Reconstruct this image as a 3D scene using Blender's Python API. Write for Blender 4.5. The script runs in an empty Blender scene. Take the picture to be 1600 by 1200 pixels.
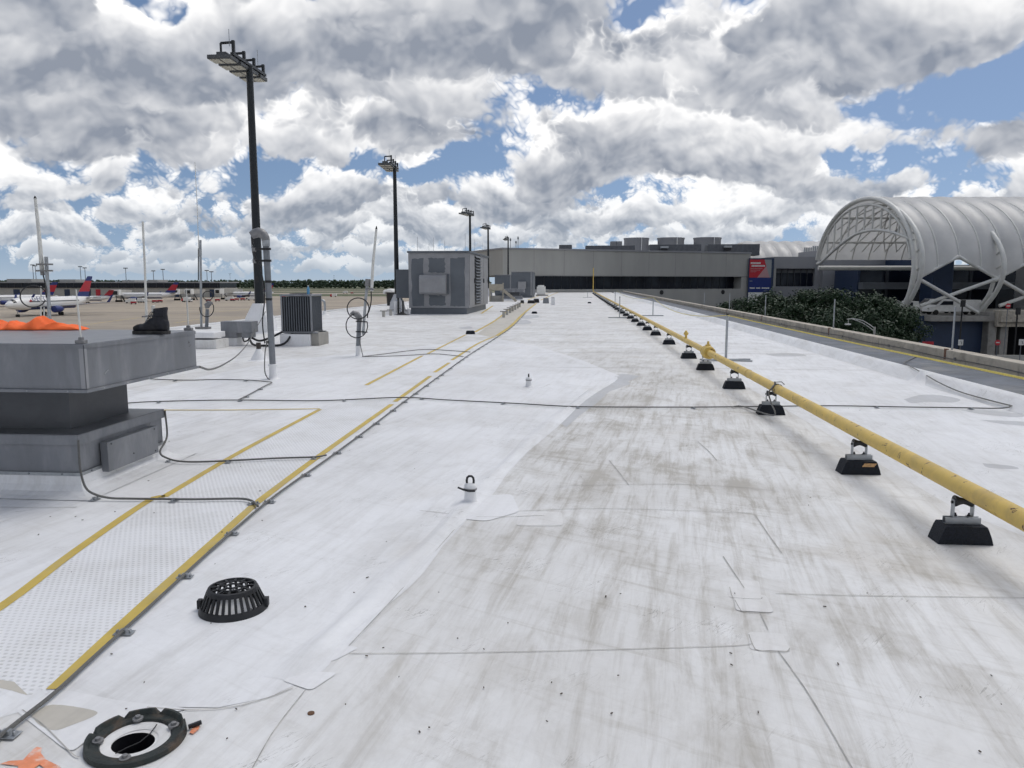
import bpy, bmesh, math, random
from mathutils import Vector, Matrix, Euler, noise as mnoise
random.seed(7)
R = math.radians
sc = bpy.context.scene
C = sc.collection

# ------------------------------------------------------------------ camera
EYE = Vector((0.0, 0.0, 1.6))
YAW, PITCH, FPX = R(4.95), R(7.5), 1200.0        # roof axis is +Y; the lens looks 5 degrees left of it and 7.5 down
cam = bpy.data.cameras.new('camera')
cam.sensor_width = 36.0
cam.lens = 36.0 * FPX / 1600.0
cam.clip_start, cam.clip_end = 0.05, 9000.0
cam_ob = bpy.data.objects.new('camera', cam)
C.objects.link(cam_ob)
cam_ob.location = EYE
cam_ob.rotation_euler = (math.pi / 2 - PITCH, 0, YAW)
sc.camera = cam_ob

# ------------------------------------------------------------------ sun, exposure
SUN_EL, SUN_AZ = R(62), R(38)                     # azimuth measured from the roof axis (+Y) towards +X
sun = bpy.data.lights.new('sun', 'SUN')
sun.energy = 1.35
sun.angle = R(34)
sun.color = (1.0, 0.96, 0.9)
sun_ob = bpy.data.objects.new('sun', sun)
C.objects.link(sun_ob)
sdir = Vector((math.sin(SUN_AZ) * math.cos(SUN_EL), math.cos(SUN_AZ) * math.cos(SUN_EL), math.sin(SUN_EL)))
sun_ob.rotation_euler = (-sdir).to_track_quat('-Z', 'Y').to_euler()
sc.view_settings.view_transform = 'Standard'
sc.view_settings.look = 'None'
sc.view_settings.gamma = 1.0
sc.view_settings.exposure = 0.2
sc.view_settings.use_curve_mapping = False
sc.cycles.use_denoising = True
sc.cycles.use_adaptive_sampling = True
sc.cycles.adaptive_threshold = 0.03
sc.cycles.adaptive_min_samples = 16
sc.cycles.max_bounces = 5
sc.cycles.diffuse_bounces = 3
sc.cycles.glossy_bounces = 3
sc.cycles.transmission_bounces = 4
sc.cycles.transparent_max_bounces = 8
sc.cycles.caustics_reflective = False
sc.cycles.caustics_refractive = False

# ------------------------------------------------------------------ sky: clear air plus a layer of cumulus
class NB:
    """small helper for node trees"""
    def __init__(s, tree):
        s.t = tree; s.L = tree.links
    def n(s, kind, **kw):
        nd = s.t.nodes.new(kind)
        for k, v in kw.items(): setattr(nd, k, v)
        return nd
    def put(s, sock, v):
        if isinstance(v, bpy.types.NodeSocket): s.L.new(v, sock)
        elif v is not None: sock.default_value = v
    def m(s, op, a, b=None, c=None, clamp=False):
        nd = s.n('ShaderNodeMath', operation=op, use_clamp=clamp)
        s.put(nd.inputs[0], a); s.put(nd.inputs[1], b)
        if c is not None: s.put(nd.inputs[2], c)
        return nd.outputs[0]
    def v(s, op, a, b=None, c=None, scale=None):
        nd = s.n('ShaderNodeVectorMath', operation=op)
        s.put(nd.inputs[0], a)
        if b is not None: s.put(nd.inputs[1], b)
        if c is not None: s.put(nd.inputs[2], c)
        if scale is not None: s.put(nd.inputs['Scale'], scale)
        return nd.outputs['Value'] if op in ('LENGTH', 'DISTANCE', 'DOT_PRODUCT') else nd.outputs[0]
    def mix(s, f, a, b, kind='RGBA', blend='MIX'):
        nd = s.n('ShaderNodeMix', data_type=kind)
        if kind == 'RGBA': nd.blend_type = blend
        i = {'FLOAT': 2, 'VECTOR': 4, 'RGBA': 6}[kind]
        s.put(nd.inputs[0], f); s.put(nd.inputs[i], a); s.put(nd.inputs[i + 1], b)
        return nd.outputs[{'FLOAT': 0, 'VECTOR': 1, 'RGBA': 2}[kind]]
    def ramp(s, x, lo, hi, a=0.0, b=1.0, smooth=True):
        nd = s.n('ShaderNodeMapRange', interpolation_type='SMOOTHSTEP' if smooth else 'LINEAR', clamp=True)
        s.put(nd.inputs[0], x)
        for k, q in zip((1, 2, 3, 4), (lo, hi, a, b)): s.put(nd.inputs[k], q)
        return nd.outputs[0]
    def noise(s, vec, scale, detail=4.0, rough=0.55, dist=0.0, lac=2.0):
        nd = s.n('ShaderNodeTexNoise')
        if vec is not None: s.L.new(vec, nd.inputs['Vector'])
        nd.inputs['Scale'].default_value = scale; nd.inputs['Detail'].default_value = detail
        nd.inputs['Roughness'].default_value = rough; nd.inputs['Distortion'].default_value = dist
        nd.inputs['Lacunarity'].default_value = lac
        return nd.outputs[0]
    def xyz(s, vec):
        nd = s.n('ShaderNodeSeparateXYZ'); s.L.new(vec, nd.inputs[0]); return nd.outputs
    def comb(s, x, y, z):
        nd = s.n('ShaderNodeCombineXYZ'); s.put(nd.inputs[0], x); s.put(nd.inputs[1], y); s.put(nd.inputs[2], z); return nd.outputs[0]

def build_sky():
    w = bpy.data.worlds.new('World'); sc.world = w; w.use_nodes = True
    t = w.node_tree; t.nodes.clear(); b = NB(t)
    out = b.n('ShaderNodeOutputWorld'); bg = b.n('ShaderNodeBackground')
    sky = b.n('ShaderNodeTexSky', sky_type='NISHITA', sun_disc=False)
    sky.sun_elevation = SUN_EL; sky.sun_rotation = SUN_AZ
    sky.air_density = 1.0; sky.dust_density = 0.6; sky.ozone_density = 2.0
    lit = b.v('SCALE', sky.outputs[0], scale=SKY_CLEAR)
    d = b.n('ShaderNodeTexCoord').outputs['Generated']
    b.L.new(b.v('NORMALIZE', b.v('ADD', d, (0.0, 0.0, 0.16))), sky.inputs['Vector'])      # the low air is hidden by haze below
    dx, dy, dz = b.xyz(d)
    hor = b.v('NORMALIZE', b.comb(dx, dy, 0.0))
    el = b.m('ARCSINE', dz)
    wv = b.n('ShaderNodeTexNoise'); t.links.new(d, wv.inputs['Vector']); wv.inputs['Scale'].default_value = 14.0; wv.inputs['Detail'].default_value = 5.0
    wx, wy, wz = b.xyz(b.v('SUBTRACT', wv.outputs['Color'], (0.5, 0.5, 0.5)))
    # broad weather: where the deck is open and where it is heavy
    cover = 0.0
    for (az, e_, rad, amp) in COVER:
        c = (math.sin(R(az)) * math.cos(R(e_)), math.cos(R(az)) * math.cos(R(e_)), math.sin(R(e_)))
        dist = b.v('LENGTH', b.v('MULTIPLY', b.v('SUBTRACT', b.v('ADD', d, b.v('SCALE', b.comb(wx, wy, wz), scale=0.08)), c), (0.6, 0.6, 1.4)))
        cover = b.m('ADD', cover, b.ramp(dist, 0.0, rad, amp, 0.0))
    # rows of cumulus from the horizon up and towards us; nearer rows stand in front
    for k, e0 in enumerate(ROWS):
        s = R(e0) * 0.62 + 0.012
        if e0 > 9: s = R(9) * 0.62 + 0.012 + (R(e0) - R(9)) * 0.30
        P = b.v('ADD', b.v('SCALE', hor, scale=1.0 / s), (7.3 * k, 3.1 * k, 0.0))
        wob = b.m('MULTIPLY', b.m('SUBTRACT', b.noise(P, 0.55, 1.0, 0.5), 0.5), 1.1)
        Y = b.m('SUBTRACT', b.m('DIVIDE', b.m('SUBTRACT', el, R(e0)), s), wob)
        px, py, pz = b.xyz(P)
        p = b.comb(b.m('ADD', px, b.m('MULTIPLY', wx, 0.25)), b.m('ADD', py, b.m('MULTIPLY', wy, 0.25)), b.m('ADD', b.m('MULTIPLY', Y, 1.25), b.m('MULTIPLY', wz, 0.3)))
        macro = b.noise(p, 0.62, 2.0, 0.5)
        def billow(v, fine_=True):
            q_ = None
            for (scl, am, dt) in (((1.5, 0.5, 0.0), (3.4, 0.38, 0.0), (8.0, 0.32, 1.0)) if fine_ else ((3.4, 0.5, 0.0), (8.0, 0.32, 0.0))):
                nn = b.noise(v, scl, dt, 0.6)
                z_ = b.m('MULTIPLY', b.m('POWER', b.m('ABSOLUTE', b.m('MULTIPLY', b.m('SUBTRACT', nn, 0.5), 2.0)), 0.9), am); q_ = z_ if q_ is None else b.m('ADD', q_, z_)
            return q_
        shaded = 2.5 < e0 < 22
        bl = billow(p, e0 < 22)
        emb = b.m('SUBTRACT', b.noise(p, 1.9, 3.0, 0.55), b.noise(b.v('ADD', p, (0.06, 0.02, 0.14)), 1.9, 3.0, 0.55)) if shaded else 0.0
        den = b.m('ADD', b.m('ADD', b.m('MULTIPLY', macro, 1.25), b.m('MULTIPLY', bl, 0.33)), cover)
        topf = b.m('POWER', b.m('MAXIMUM', b.m('MULTIPLY', Y, 0.62), 0.0), 1.6)
        basef = b.m('MULTIPLY', b.m('MAXIMUM', b.m('MULTIPLY', Y, -1.0), 0.0), 0.75)
        den = b.m('SUBTRACT', den, b.m('ADD', b.m('ADD', b.m('MULTIPLY', topf, 0.42), basef), CL_THR))
        a_ = b.ramp(den, 0.0, 0.11)
        lum = b.m('ADD', b.m('MULTIPLY', b.ramp(Y, -0.25, 0.9, 0.08, 1.08), 1.0), b.m('MULTIPLY', emb, CL_EMBOSS))
        lum = b.m('ADD', lum, b.m('MULTIPLY', b.ramp(den, 0.0, 0.32, 0.5, -0.02, False), b.ramp(Y, -0.3, 0.5, 0.25, 1.0)))
        lum = b.m('ADD', lum, b.m('MULTIPLY', b.m('SUBTRACT', bl, 0.3), 0.42))
        c = b.mix(b.ramp(lum, 0.0, 1.0, 0.0, 1.0, False), CL_DARK, CL_BRIGHT)
        far = max(0.0, 1.0 - e0 / 9.0) ** 1.5 * 0.34
        if far > 0: c = b.mix(far, c, CL_HAZE)
        lit = b.mix(b.m('MULTIPLY', a_, 0.98), lit, c)
    hz = b.m('POWER', b.m('SUBTRACT', 1.0, b.m('MAXIMUM', dz, 0.0)), 27.0)
    lit = b.mix(b.m('MULTIPLY', hz, 0.8), lit, CL_HAZE)
    b.L.new(lit, bg.inputs['Color']); bg.inputs['Strength'].default_value = 1.0
    b.L.new(bg.outputs[0], out.inputs['Surface'])
    w.cycles.sampling_method = 'MANUAL'; w.cycles.sample_map_resolution = 512
CL_EMBOSS = 1.35
SKY_CLEAR = 0.08
CL_THR = 0.56
ROWS = [0.9, 1.8, 2.9, 4.3, 6.1, 8.4, 10.8, 13.4, 16.4, 20.0, 26.0, 48.0]
CL_BRIGHT, CL_DARK, CL_HAZE = (1.0, 0.99, 0.98, 1), (0.235, 0.265, 0.325, 1), (0.40, 0.47, 0.55, 1)
def sky_spot(u, v):                                # photo position -> azimuth, elevation in degrees
    a, bb = (u - 800) / FPX, (600 - v) / FPX
    dirv = Matrix.Rotation(YAW, 3, 'Z') @ Matrix.Rotation(-PITCH, 3, 'X') @ Vector((a, 1, bb))
    return math.degrees(math.atan2(dirv.x, dirv.y)), math.degrees(math.atan2(dirv.z, math.hypot(dirv.x, dirv.y)))
COVER = [sky_spot(u, v) + (r, a) for (u, v, r, a) in (
    (455, 272, 0.07, -0.25), (590, 262, 0.05, -0.2), (720, 270, 0.07, -0.25), (1530, 145, 0.09, -0.35),
    (1345, 255, 0.06, -0.2), (240, 12, 0.05, -0.3), (500, 0, 0.05, -0.2), (1010, 12, 0.06, -0.2), (1190, 5, 0.05, -0.2),
    (220, 170, 0.10, 0.16), (930, 230, 0.10, 0.14), (1150, 225, 0.10, 0.12), (850, 90, 0.1, 0.1), (500, 120, 0.15, 0.08), (60, 90, 0.1, 0.1), (1250, 70, 0.12, 0.12))]
build_sky()

# ------------------------------------------------------------------ helpers
RV = Matrix.Rotation(YAW, 3, 'Z') @ Matrix.Rotation(-PITCH, 3, 'X')
def ray(u, v): return RV @ Vector(((u - 800) / FPX, 1.0, (600 - v) / FPX))
def at(u, v, z=0.0):                               # the spot on a level surface of height z that the photo shows at (u, v)
    d = ray(u, v); return EYE + d * ((z - EYE.z) / d.z)
def aty(u, v, y):                                  # the same at a known distance along the roof
    d = ray(u, v); return EYE + d * (y / d.y)
def atx(u, v, x):
    d = ray(u, v); return EYE + d * (x / d.x)
SE = Vector((math.cos(YAW), math.sin(YAW), 0)); SN = Vector((-math.sin(YAW), math.cos(YAW), 0))
def lat(x, depth, z): return EYE + SE * x + SN * depth + Vector((0, 0, z - EYE.z))

class MB:
    def __init__(s): s.v = []; s.f = []
    def add(s, verts, faces):
        o = len(s.v); s.v += [tuple(p) for p in verts]; s.f += [tuple(i + o for i in q) for q in faces]; return s
    def box(s, x0, x1, y0, y1, z0, z1, M=None):
        vs = [Vector((x, y, z)) for z in (z0, z1) for (x, y) in ((x0, y0), (x1, y0), (x1, y1), (x0, y1))]
        if M: vs = [M @ p for p in vs]
        return s.add(vs, [(3, 2, 1, 0), (4, 5, 6, 7), (0, 1, 5, 4), (1, 2, 6, 5), (2, 3, 7, 6), (3, 0, 4, 7)])
    def cbox(s, c, sx, sy, sz, rz=0.0, M=None):
        T = Matrix.Translation(Vector(c)) @ Matrix.Rotation(rz, 4, 'Z')
        if M: T = M @ T
        return s.box(-sx / 2, sx / 2, -sy / 2, sy / 2, -sz / 2, sz / 2, T)
    def beam(s, p0, p1, w, h=None, up=Vector((0, 0, 1))):
        p0, p1 = Vector(p0), Vector(p1); h = h or w; d = (p1 - p0); L = d.length; d.normalize()
        if abs(d.dot(up)) > 0.98: up = Vector((1, 0, 0))
        a = d.cross(up).normalized(); c = a.cross(d)
        M = Matrix((a, d, c)).transposed().to_4x4(); M.translation = p0
        return s.box(-w / 2, w / 2, 0, L, -h / 2, h / 2, M)
    def ring_loft(s, rings, cap=True, closed=True):
        n = len(rings[0]); o = len(s.v)
        for r in rings: s.v += [tuple(p) for p in r]
        for k in range(len(rings) - 1):
            for i in range(n if closed else n - 1):
                j = (i + 1) % n; s.f.append((o + k * n + i, o + k * n + j, o + (k + 1) * n + j, o + (k + 1) * n + i))
        if cap:
            s.f.append(tuple(o + i for i in reversed(range(n)))); e = o + (len(rings) - 1) * n
            s.f.append(tuple(e + i for i in range(n)))
        return s
    def tube(s, pts, r, n=8, cap=True, r1=None):
        pts = [Vector(p) for p in pts]; N = len(pts)
        t0 = (pts[1] - pts[0]).normalized()
        a = t0.cross(Vector((0, 0, 1)))
        if a.length < 0.1: a = t0.cross(Vector((1, 0, 0)))
        a.normalize(); rings = []
        for k in range(N):
            t = (pts[min(k + 1, N - 1)] - pts[max(k - 1, 0)]).normalized()
            a = (a - t * a.dot(t)).normalized(); c = t.cross(a)
            rr = r if r1 is None else r + (r1 - r) * k / (N - 1)
            if isinstance(r, (list, tuple)): rr = r[k]
            rings.append([pts[k] + (a * math.cos(2 * math.pi * i / n) + c * math.sin(2 * math.pi * i / n)) * rr for i in range(n)])
        return s.ring_loft(rings, cap)
    def lathe(s, prof, n=24, M=None, cap=True):
        rings = [[Vector((r * math.cos(2 * math.pi * i / n), r * math.sin(2 * math.pi * i / n), z)) for i in range(n)] for (r, z) in prof]
        if M: rings = [[M @ p for p in q] for q in rings]
        return s.ring_loft(rings, cap)
    def prism(s, poly, z0, z1, M=None):
        n = len(poly); vs = [Vector((p[0], p[1], z)) for z in (z0, z1) for p in poly]
        if M: vs = [M @ p for p in vs]
        return s.add(vs, [tuple(reversed(range(n))), tuple(range(n, 2 * n))] + [(i, (i + 1) % n, n + (i + 1) % n, n + i) for i in range(n)])
    def strip(s, pts, w, z, side=0.0):               # a flat ribbon lying on the roof
        pts = [Vector((p[0], p[1], 0)) for p in pts]; N = len(pts); L = []; Rr = []
        for k in range(N):
            t = (pts[min(k + 1, N - 1)] - pts[max(k - 1, 0)]).normalized(); nrm = Vector((-t.y, t.x, 0))
            L.append(pts[k] + nrm * (w / 2 + side)); Rr.append(pts[k] - nrm * (w / 2 - side))
        vs = [(p.x, p.y, z) for p in L] + [(p.x, p.y, z) for p in Rr]
        return s.add(vs, [(k + N, k + 1 + N, k + 1, k) for k in range(N - 1)])

def ob(name, mb, m, parent=None, smooth=False, bevel=0.0, loc=None, rot=None):
    if isinstance(mb, MB):
        me = bpy.data.meshes.new(name); me.from_pydata(mb.v, [], mb.f); me.update()
        b = bmesh.new(); b.from_mesh(me); bmesh.ops.recalc_face_normals(b, faces=b.faces[:])
        if bevel > 0:
            es = [e for e in b.edges if len(e.link_faces) == 2 and e.calc_face_angle(0) > 0.6]
            bmesh.ops.bevel(b, geom=es, offset=bevel, segments=2, profile=0.6, affect='EDGES', clamp_overlap=True)
        b.to_mesh(me); b.free()
        if m is not None: me.materials.append(m)
        if smooth:
            me.polygons.foreach_set('use_smooth', [True] * len(me.polygons))
            me.set_sharp_from_angle(angle=R(42))
    else: me = mb
    o = bpy.data.objects.new(name, me); C.objects.link(o)
    if parent: o.parent = parent
    if loc is not None: o.location = loc
    if rot is not None: o.rotation_euler = rot
    return o
def tag(o, label=None, cat=None, group=None, kind=None):
    for k, q in (('label', label), ('category', cat), ('group', group), ('kind', kind)):
        if q: o[k] = q
    return o
def thing(name, label, cat, loc=(0, 0, 0), rz=0.0, group=None):
    o = bpy.data.objects.new(name, None); C.objects.link(o); o.empty_display_size = 0.2
    o.location = loc; o.rotation_euler = (0, 0, rz); return tag(o, label, cat, group)
def dup(root, loc, rz=0.0, label=None, scale=1.0):
    def cp(o, par):
        c = o.copy(); C.objects.link(c); c.parent = par
        for ch in o.children: cp(ch, c)
        return c
    r = cp(root, None); r.location = loc; r.rotation_euler = (0, 0, rz); r.scale = (scale,) * 3
    if label: r['label'] = label
    return r
def smooth_path(pts, n=6):                           # Catmull-Rom through the points
    pts = [Vector(p) for p in pts]; out = []
    P = [pts[0] * 2 - pts[1]] + pts + [pts[-1] * 2 - pts[-2]]
    for k in range(1, len(P) - 2):
        a, b, c, d = P[k - 1:k + 3]
        for i in range(n):
            t = i / n; out.append(0.5 * ((2 * b) + (c - a) * t + (2 * a - 5 * b + 4 * c - d) * t * t + (3 * b - a - 3 * c + d) * t ** 3))
    out.append(pts[-1]); return out

# ------------------------------------------------------------------ materials
def srgb(r, g, b):
    f = lambda c: (c / 12.92 if c <= 0.04045 else ((c + 0.055) / 1.055) ** 2.4)
    return (f(r / 255), f(g / 255), f(b / 255))
def mat(name, col, rough=0.6, metal=0.0, var=0.15, vs=6.0, bump=0.0, bs=60.0, spec=0.4, dirt=None, dirt_amt=0.0, ds=3.0, stretch=(1, 1, 1), chips=None, cs=24.0, ct=0.69):
    m = bpy.data.materials.new(name); m.use_nodes = True; b = NB(m.node_tree)
    p = m.node_tree.nodes['Principled BSDF']
    tc = b.n('ShaderNodeTexCoord').outputs['Object']
    tv = b.v('MULTIPLY', tc, stretch) if stretch != (1, 1, 1) else tc
    n1 = b.noise(tv, vs, 6.0, 0.62)
    k = b.ramp(n1, 0.3, 0.72, 1.0 - var, 1.0 + var, False)
    c = b.v('SCALE', col, scale=k)
    if dirt:
        n2 = b.noise(tv, ds, 8.0, 0.68, 0.4)
        c = b.mix(b.ramp(n2, 0.48, 0.7, 0.0, dirt_amt), c, tuple(dirt) + (1,))
    if chips:
        c = b.mix(b.ramp(b.noise(tc, cs, 4.0, 0.65, 0.8), ct, ct + 0.025), c, tuple(chips) + (1,))
    b.L.new(c, p.inputs['Base Color'])
    b.put(p.inputs['Roughness'], b.ramp(n1, 0.3, 0.7, max(0.02, rough - 0.08), min(1, rough + 0.08), False))
    p.inputs['Metallic'].default_value = metal; p.inputs['Specular IOR Level'].default_value = spec
    if bump > 0:
        bn = b.n('ShaderNodeBump'); bn.inputs['Strength'].default_value = bump; bn.inputs['Distance'].default_value = 0.01
        b.L.new(b.noise(tv, bs, 5.0, 0.6), bn.inputs['Height']); b.L.new(bn.outputs[0], p.inputs['Normal'])
    return m

def roof_material(name, clean, grime, amount, scuff, beige=0.25, zone=False):
    m = bpy.data.materials.new(name); m.use_nodes = True; b = NB(m.node_tree)
    p = m.node_tree.nodes['Principled BSDF']
    geo = b.n('ShaderNodeNewGeometry').outputs['Position']
    big = b.noise(geo, 0.45, 5.0, 0.6, 0.6)
    mid = b.noise(b.v('MULTIPLY', geo, (1.0, 0.55, 1.0)), 2.4, 8.0, 0.68, 0.5)
    rotv = b.n('ShaderNodeVectorRotate', rotation_type='Z_AXIS'); b.L.new(geo, rotv.inputs['Vector']); rotv.inputs['Angle'].default_value = R(8)
    streak = b.noise(b.v('MULTIPLY', rotv.outputs[0], (6.5, 0.5, 1.0)), 1.8, 8.0, 0.72, 0.5)
    rot2 = b.n('ShaderNodeVectorRotate', rotation_type='Z_AXIS'); b.L.new(geo, rot2.inputs['Vector']); rot2.inputs['Angle'].default_value = R(-62)
    streak2 = b.noise(b.v('MULTIPLY', rot2.outputs[0], (8.0, 0.7, 1.0)), 1.5, 6.0, 0.7, 0.8)
    fine = b.noise(geo, 26.0, 6.0, 0.7)
    g = b.m('ADD', b.m('MULTIPLY', b.ramp(big, 0.36, 0.66), 0.55), b.m('MULTIPLY', b.ramp(mid, 0.42, 0.7), 0.5))
    g = b.m('ADD', g, b.m('MULTIPLY', b.ramp(streak, 0.42, 0.72), 0.62))
    g = b.m('ADD', g, b.m('MULTIPLY', b.ramp(streak2, 0.5, 0.74), 0.36))
    g = b.m('MULTIPLY', g, amount)
    if zone:                                         # foot traffic and ponding dirtied the middle lane most
        zd = b.v('LENGTH', b.v('MULTIPLY', b.v('SUBTRACT', geo, (0.75, 9.0, 0.0)), (0.62, 0.14, 0.0)))
        zd = b.m('ADD', zd, b.m('MULTIPLY', b.m('SUBTRACT', big, 0.5), 1.6))
        g = b.m('MULTIPLY', g, b.ramp(zd, 0.3, 1.5, 1.25, 0.62))
    c = b.mix(b.m('MINIMUM', g, 1.0), tuple(clean) + (1,), tuple(grime) + (1,))
    # brownish silt that settled where water stood
    silt = b.noise(geo, 0.7, 4.0, 0.6, 0.8)
    c = b.mix(b.ramp(silt, 0.56, 0.74, 0.0, beige), c, srgb(186, 176, 160) + (1,))
    # scuffs: thin broken dark threads and specks
    rot3 = b.n('ShaderNodeVectorRotate', rotation_type='Z_AXIS'); b.L.new(geo, rot3.inputs['Vector']); rot3.inputs['Angle'].default_value = R(38)
    th = b.noise(b.v('MULTIPLY', rot3.outputs[0], (14.0, 2.2, 1.0)), 1.0, 4.0, 0.55, 1.4)
    th = b.ramp(b.m('ABSOLUTE', b.m('SUBTRACT', th, 0.5)), 0.0, 0.012, 1.0, 0.0)
    th = b.m('MULTIPLY', th, b.ramp(b.noise(geo, 1.6, 3.0, 0.6), 0.52, 0.68))
    sp = b.ramp(fine, 0.70, 0.76)
    c = b.mix(b.m('MULTIPLY', b.m('MAXIMUM', th, b.m('MULTIPLY', sp, 0.7)), scuff), c, srgb(120, 118, 114) + (1,))
    c = b.v('SCALE', c, scale=b.ramp(fine, 0.3, 0.7, 0.965, 1.03, False))
    b.L.new(c, p.inputs['Base Color'])
    b.put(p.inputs['Roughness'], b.ramp(mid, 0.35, 0.7, 0.42, 0.7, False)); p.inputs['Specular IOR Level'].default_value = 0.35
    bn = b.n('ShaderNodeBump'); bn.inputs['Strength'].default_value = 0.5; bn.inputs['Distance'].default_value = 0.05
    hgt = b.m('ADD', b.noise(geo, 0.9, 3.0, 0.5), b.m('MULTIPLY', mid, 0.12))
    b.L.new(hgt, bn.inputs['Height']); b.L.new(bn.outputs[0], p.inputs['Normal'])
    return m

M = {}
M['roof'] = roof_material('roof membrane, dirty', (0.77, 0.775, 0.78), (0.42, 0.40, 0.365), 0.86, 0.7, 0.28, True)
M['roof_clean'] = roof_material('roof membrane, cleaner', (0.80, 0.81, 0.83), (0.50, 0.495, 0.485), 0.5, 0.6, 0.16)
M['patch'] = roof_material('new membrane patch', (0.79, 0.795, 0.81), (0.6, 0.6, 0.6), 0.4, 0.3, 0.08)
M['patch_worn'] = roof_material('worn membrane patch', (0.755, 0.755, 0.755), (0.5, 0.485, 0.46), 0.55, 0.4, 0.15, True)
M['stain'] = roof_material('grey stained membrane', (0.52, 0.53, 0.55), (0.42, 0.42, 0.42), 0.5, 0.3, 0.2)
M['silt'] = roof_material('silty membrane', (0.56, 0.53, 0.47), (0.42, 0.4, 0.36), 0.5, 0.3, 0.3)
M['seam'] = mat('seam dirt and edge shadow', (0.44, 0.43, 0.41), 0.8, var=0.4, vs=9)
M['strip_grey'] = mat('grey gravelled flashing', (0.15, 0.165, 0.19), 0.85, var=0.35, vs=2.2, bump=0.4, bs=80, dirt=(0.3, 0.29, 0.26), dirt_amt=0.5, ds=1.2)
M['coping'] = mat('weathered concrete coping', (0.46, 0.42, 0.355), 0.85, var=0.22, vs=2.5, bump=0.3, dirt=(0.16, 0.14, 0.12), dirt_amt=0.6, ds=4.0)
M['concrete'] = mat('grey concrete', (0.3, 0.29, 0.27), 0.85, var=0.2, vs=1.5, bump=0.2, dirt=(0.14, 0.13, 0.12), dirt_amt=0.5, ds=0.6)
M['concrete_light'] = mat('pale concrete', (0.42, 0.41, 0.38), 0.85, var=0.15, vs=0.8)
M['grey_paint'] = mat('grey painted sheet metal', (0.19, 0.2, 0.22), 0.42, 0.15, var=0.2, vs=3.5, bump=0.25, bs=2.5, dirt=(0.30, 0.31, 0.33), dirt_amt=0.6, ds=3.2, stretch=(1, 1, 0.35), chips=(0.08, 0.08, 0.085), cs=6.0, ct=0.70)
M['grey_dark'] = mat('dark grey sheet metal', (0.11, 0.117, 0.13), 0.5, 0.2, var=0.25, vs=2.0)
M['grey_old'] = mat('dull grey old paint', (0.12, 0.135, 0.155), 0.55, 0.1, var=0.14, vs=1.2)
M['grey_fresh'] = mat('light grey touch-up paint', (0.27, 0.275, 0.29), 0.5, 0.1, var=0.16, vs=1.5)
M['galv'] = mat('galvanised steel', (0.36, 0.38, 0.4), 0.42, 0.75, var=0.22, vs=14)
M['steel'] = mat('grey conduit steel', (0.21, 0.225, 0.245), 0.45, 0.5, var=0.15, vs=8)
M['zinc'] = mat('dull cast metal', (0.24, 0.24, 0.245), 0.55, 0.6, var=0.2, vs=20)
M['cable'] = mat('braided lightning cable', (0.16, 0.16, 0.155), 0.55, 0.5, var=0.35, vs=160, bump=0.6, bs=220)
M['black_cable'] = mat('black cable', (0.018, 0.018, 0.02), 0.45, var=0.2)
M['rubber'] = mat('recycled rubber block', (0.014, 0.017, 0.024), 0.9, var=0.7, vs=90, bump=0.7, bs=160)
M['black'] = mat('black plastic', (0.02, 0.021, 0.023), 0.5, var=0.2)
M['iron'] = mat('dark cast iron', (0.028, 0.029, 0.032), 0.5, 0.4, var=0.3, vs=12, bump=0.2, bs=60)
M['iron_green'] = mat('worn green-black iron', (0.03, 0.037, 0.036), 0.55, 0.3, var=0.3, vs=14, bump=0.3, bs=50, dirt=(0.12, 0.085, 0.06), dirt_amt=0.8, ds=9)
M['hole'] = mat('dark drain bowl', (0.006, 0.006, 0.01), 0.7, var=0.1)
M['yellow_pipe'] = mat('yellow gas pipe paint', (0.64, 0.455, 0.12), 0.5, var=0.16, vs=4, bump=0.12, bs=40, dirt=(0.40, 0.28, 0.11), dirt_amt=0.55, ds=5.0, chips=(0.12, 0.06, 0.03), cs=13.0, ct=0.635)
M['yellow_stripe'] = mat('yellow walkway border', (0.56, 0.415, 0.10), 0.65, var=0.15, vs=5, dirt=(0.42, 0.36, 0.22), dirt_amt=0.6, ds=2.5)
M['rope'] = mat('yellow rope', (0.6, 0.5, 0.12), 0.7, var=0.2, vs=40)
M['pole'] = mat('black-green pole paint', (0.012, 0.016, 0.02), 0.35, 0.1, var=0.2, vs=2)
M['lens'] = mat('lamp glass', (0.42, 0.43, 0.38), 0.25, var=0.2, vs=10)
M['lamp_body'] = mat('lamp housing', (0.09, 0.095, 0.1), 0.45, 0.3)
M['fibre'] = mat('white fibreglass', (0.62, 0.62, 0.59), 0.5, var=0.1)
M['white'] = mat('white paint', (0.74, 0.74, 0.72), 0.5, var=0.08, vs=3)
M['white_steel'] = mat('white painted tube', (0.66, 0.66, 0.63), 0.4, var=0.08, vs=1)
M['facade'] = mat('grey precast facade', (0.37, 0.37, 0.352), 0.85, var=0.09, vs=0.35, dirt=(0.29, 0.29, 0.28), dirt_amt=0.35, ds=0.25, stretch=(1, 1, 0.2))
M['facade2'] = mat('blue-grey panel wall', (0.28, 0.285, 0.30), 0.7, var=0.08, vs=0.4)
M['joint'] = mat('panel joint', (0.24, 0.24, 0.235), 0.9)
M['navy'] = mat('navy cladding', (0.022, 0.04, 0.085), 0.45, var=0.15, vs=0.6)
M['dark_glass'] = mat('dark window glass', (0.008, 0.011, 0.02), 0.12, var=0.1, vs=0.8, spec=0.3)
M['mull'] = mat('window mullion', (0.05, 0.055, 0.065), 0.5, 0.3)
M['asphalt'] = mat('asphalt', (0.05, 0.05, 0.052), 0.9, var=0.2, vs=0.6)
M['red'] = mat('red livery', (0.42, 0.02, 0.035), 0.35, var=0.05)
M['blue'] = mat('dark blue livery', (0.02, 0.035, 0.16), 0.35, var=0.05)
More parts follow.
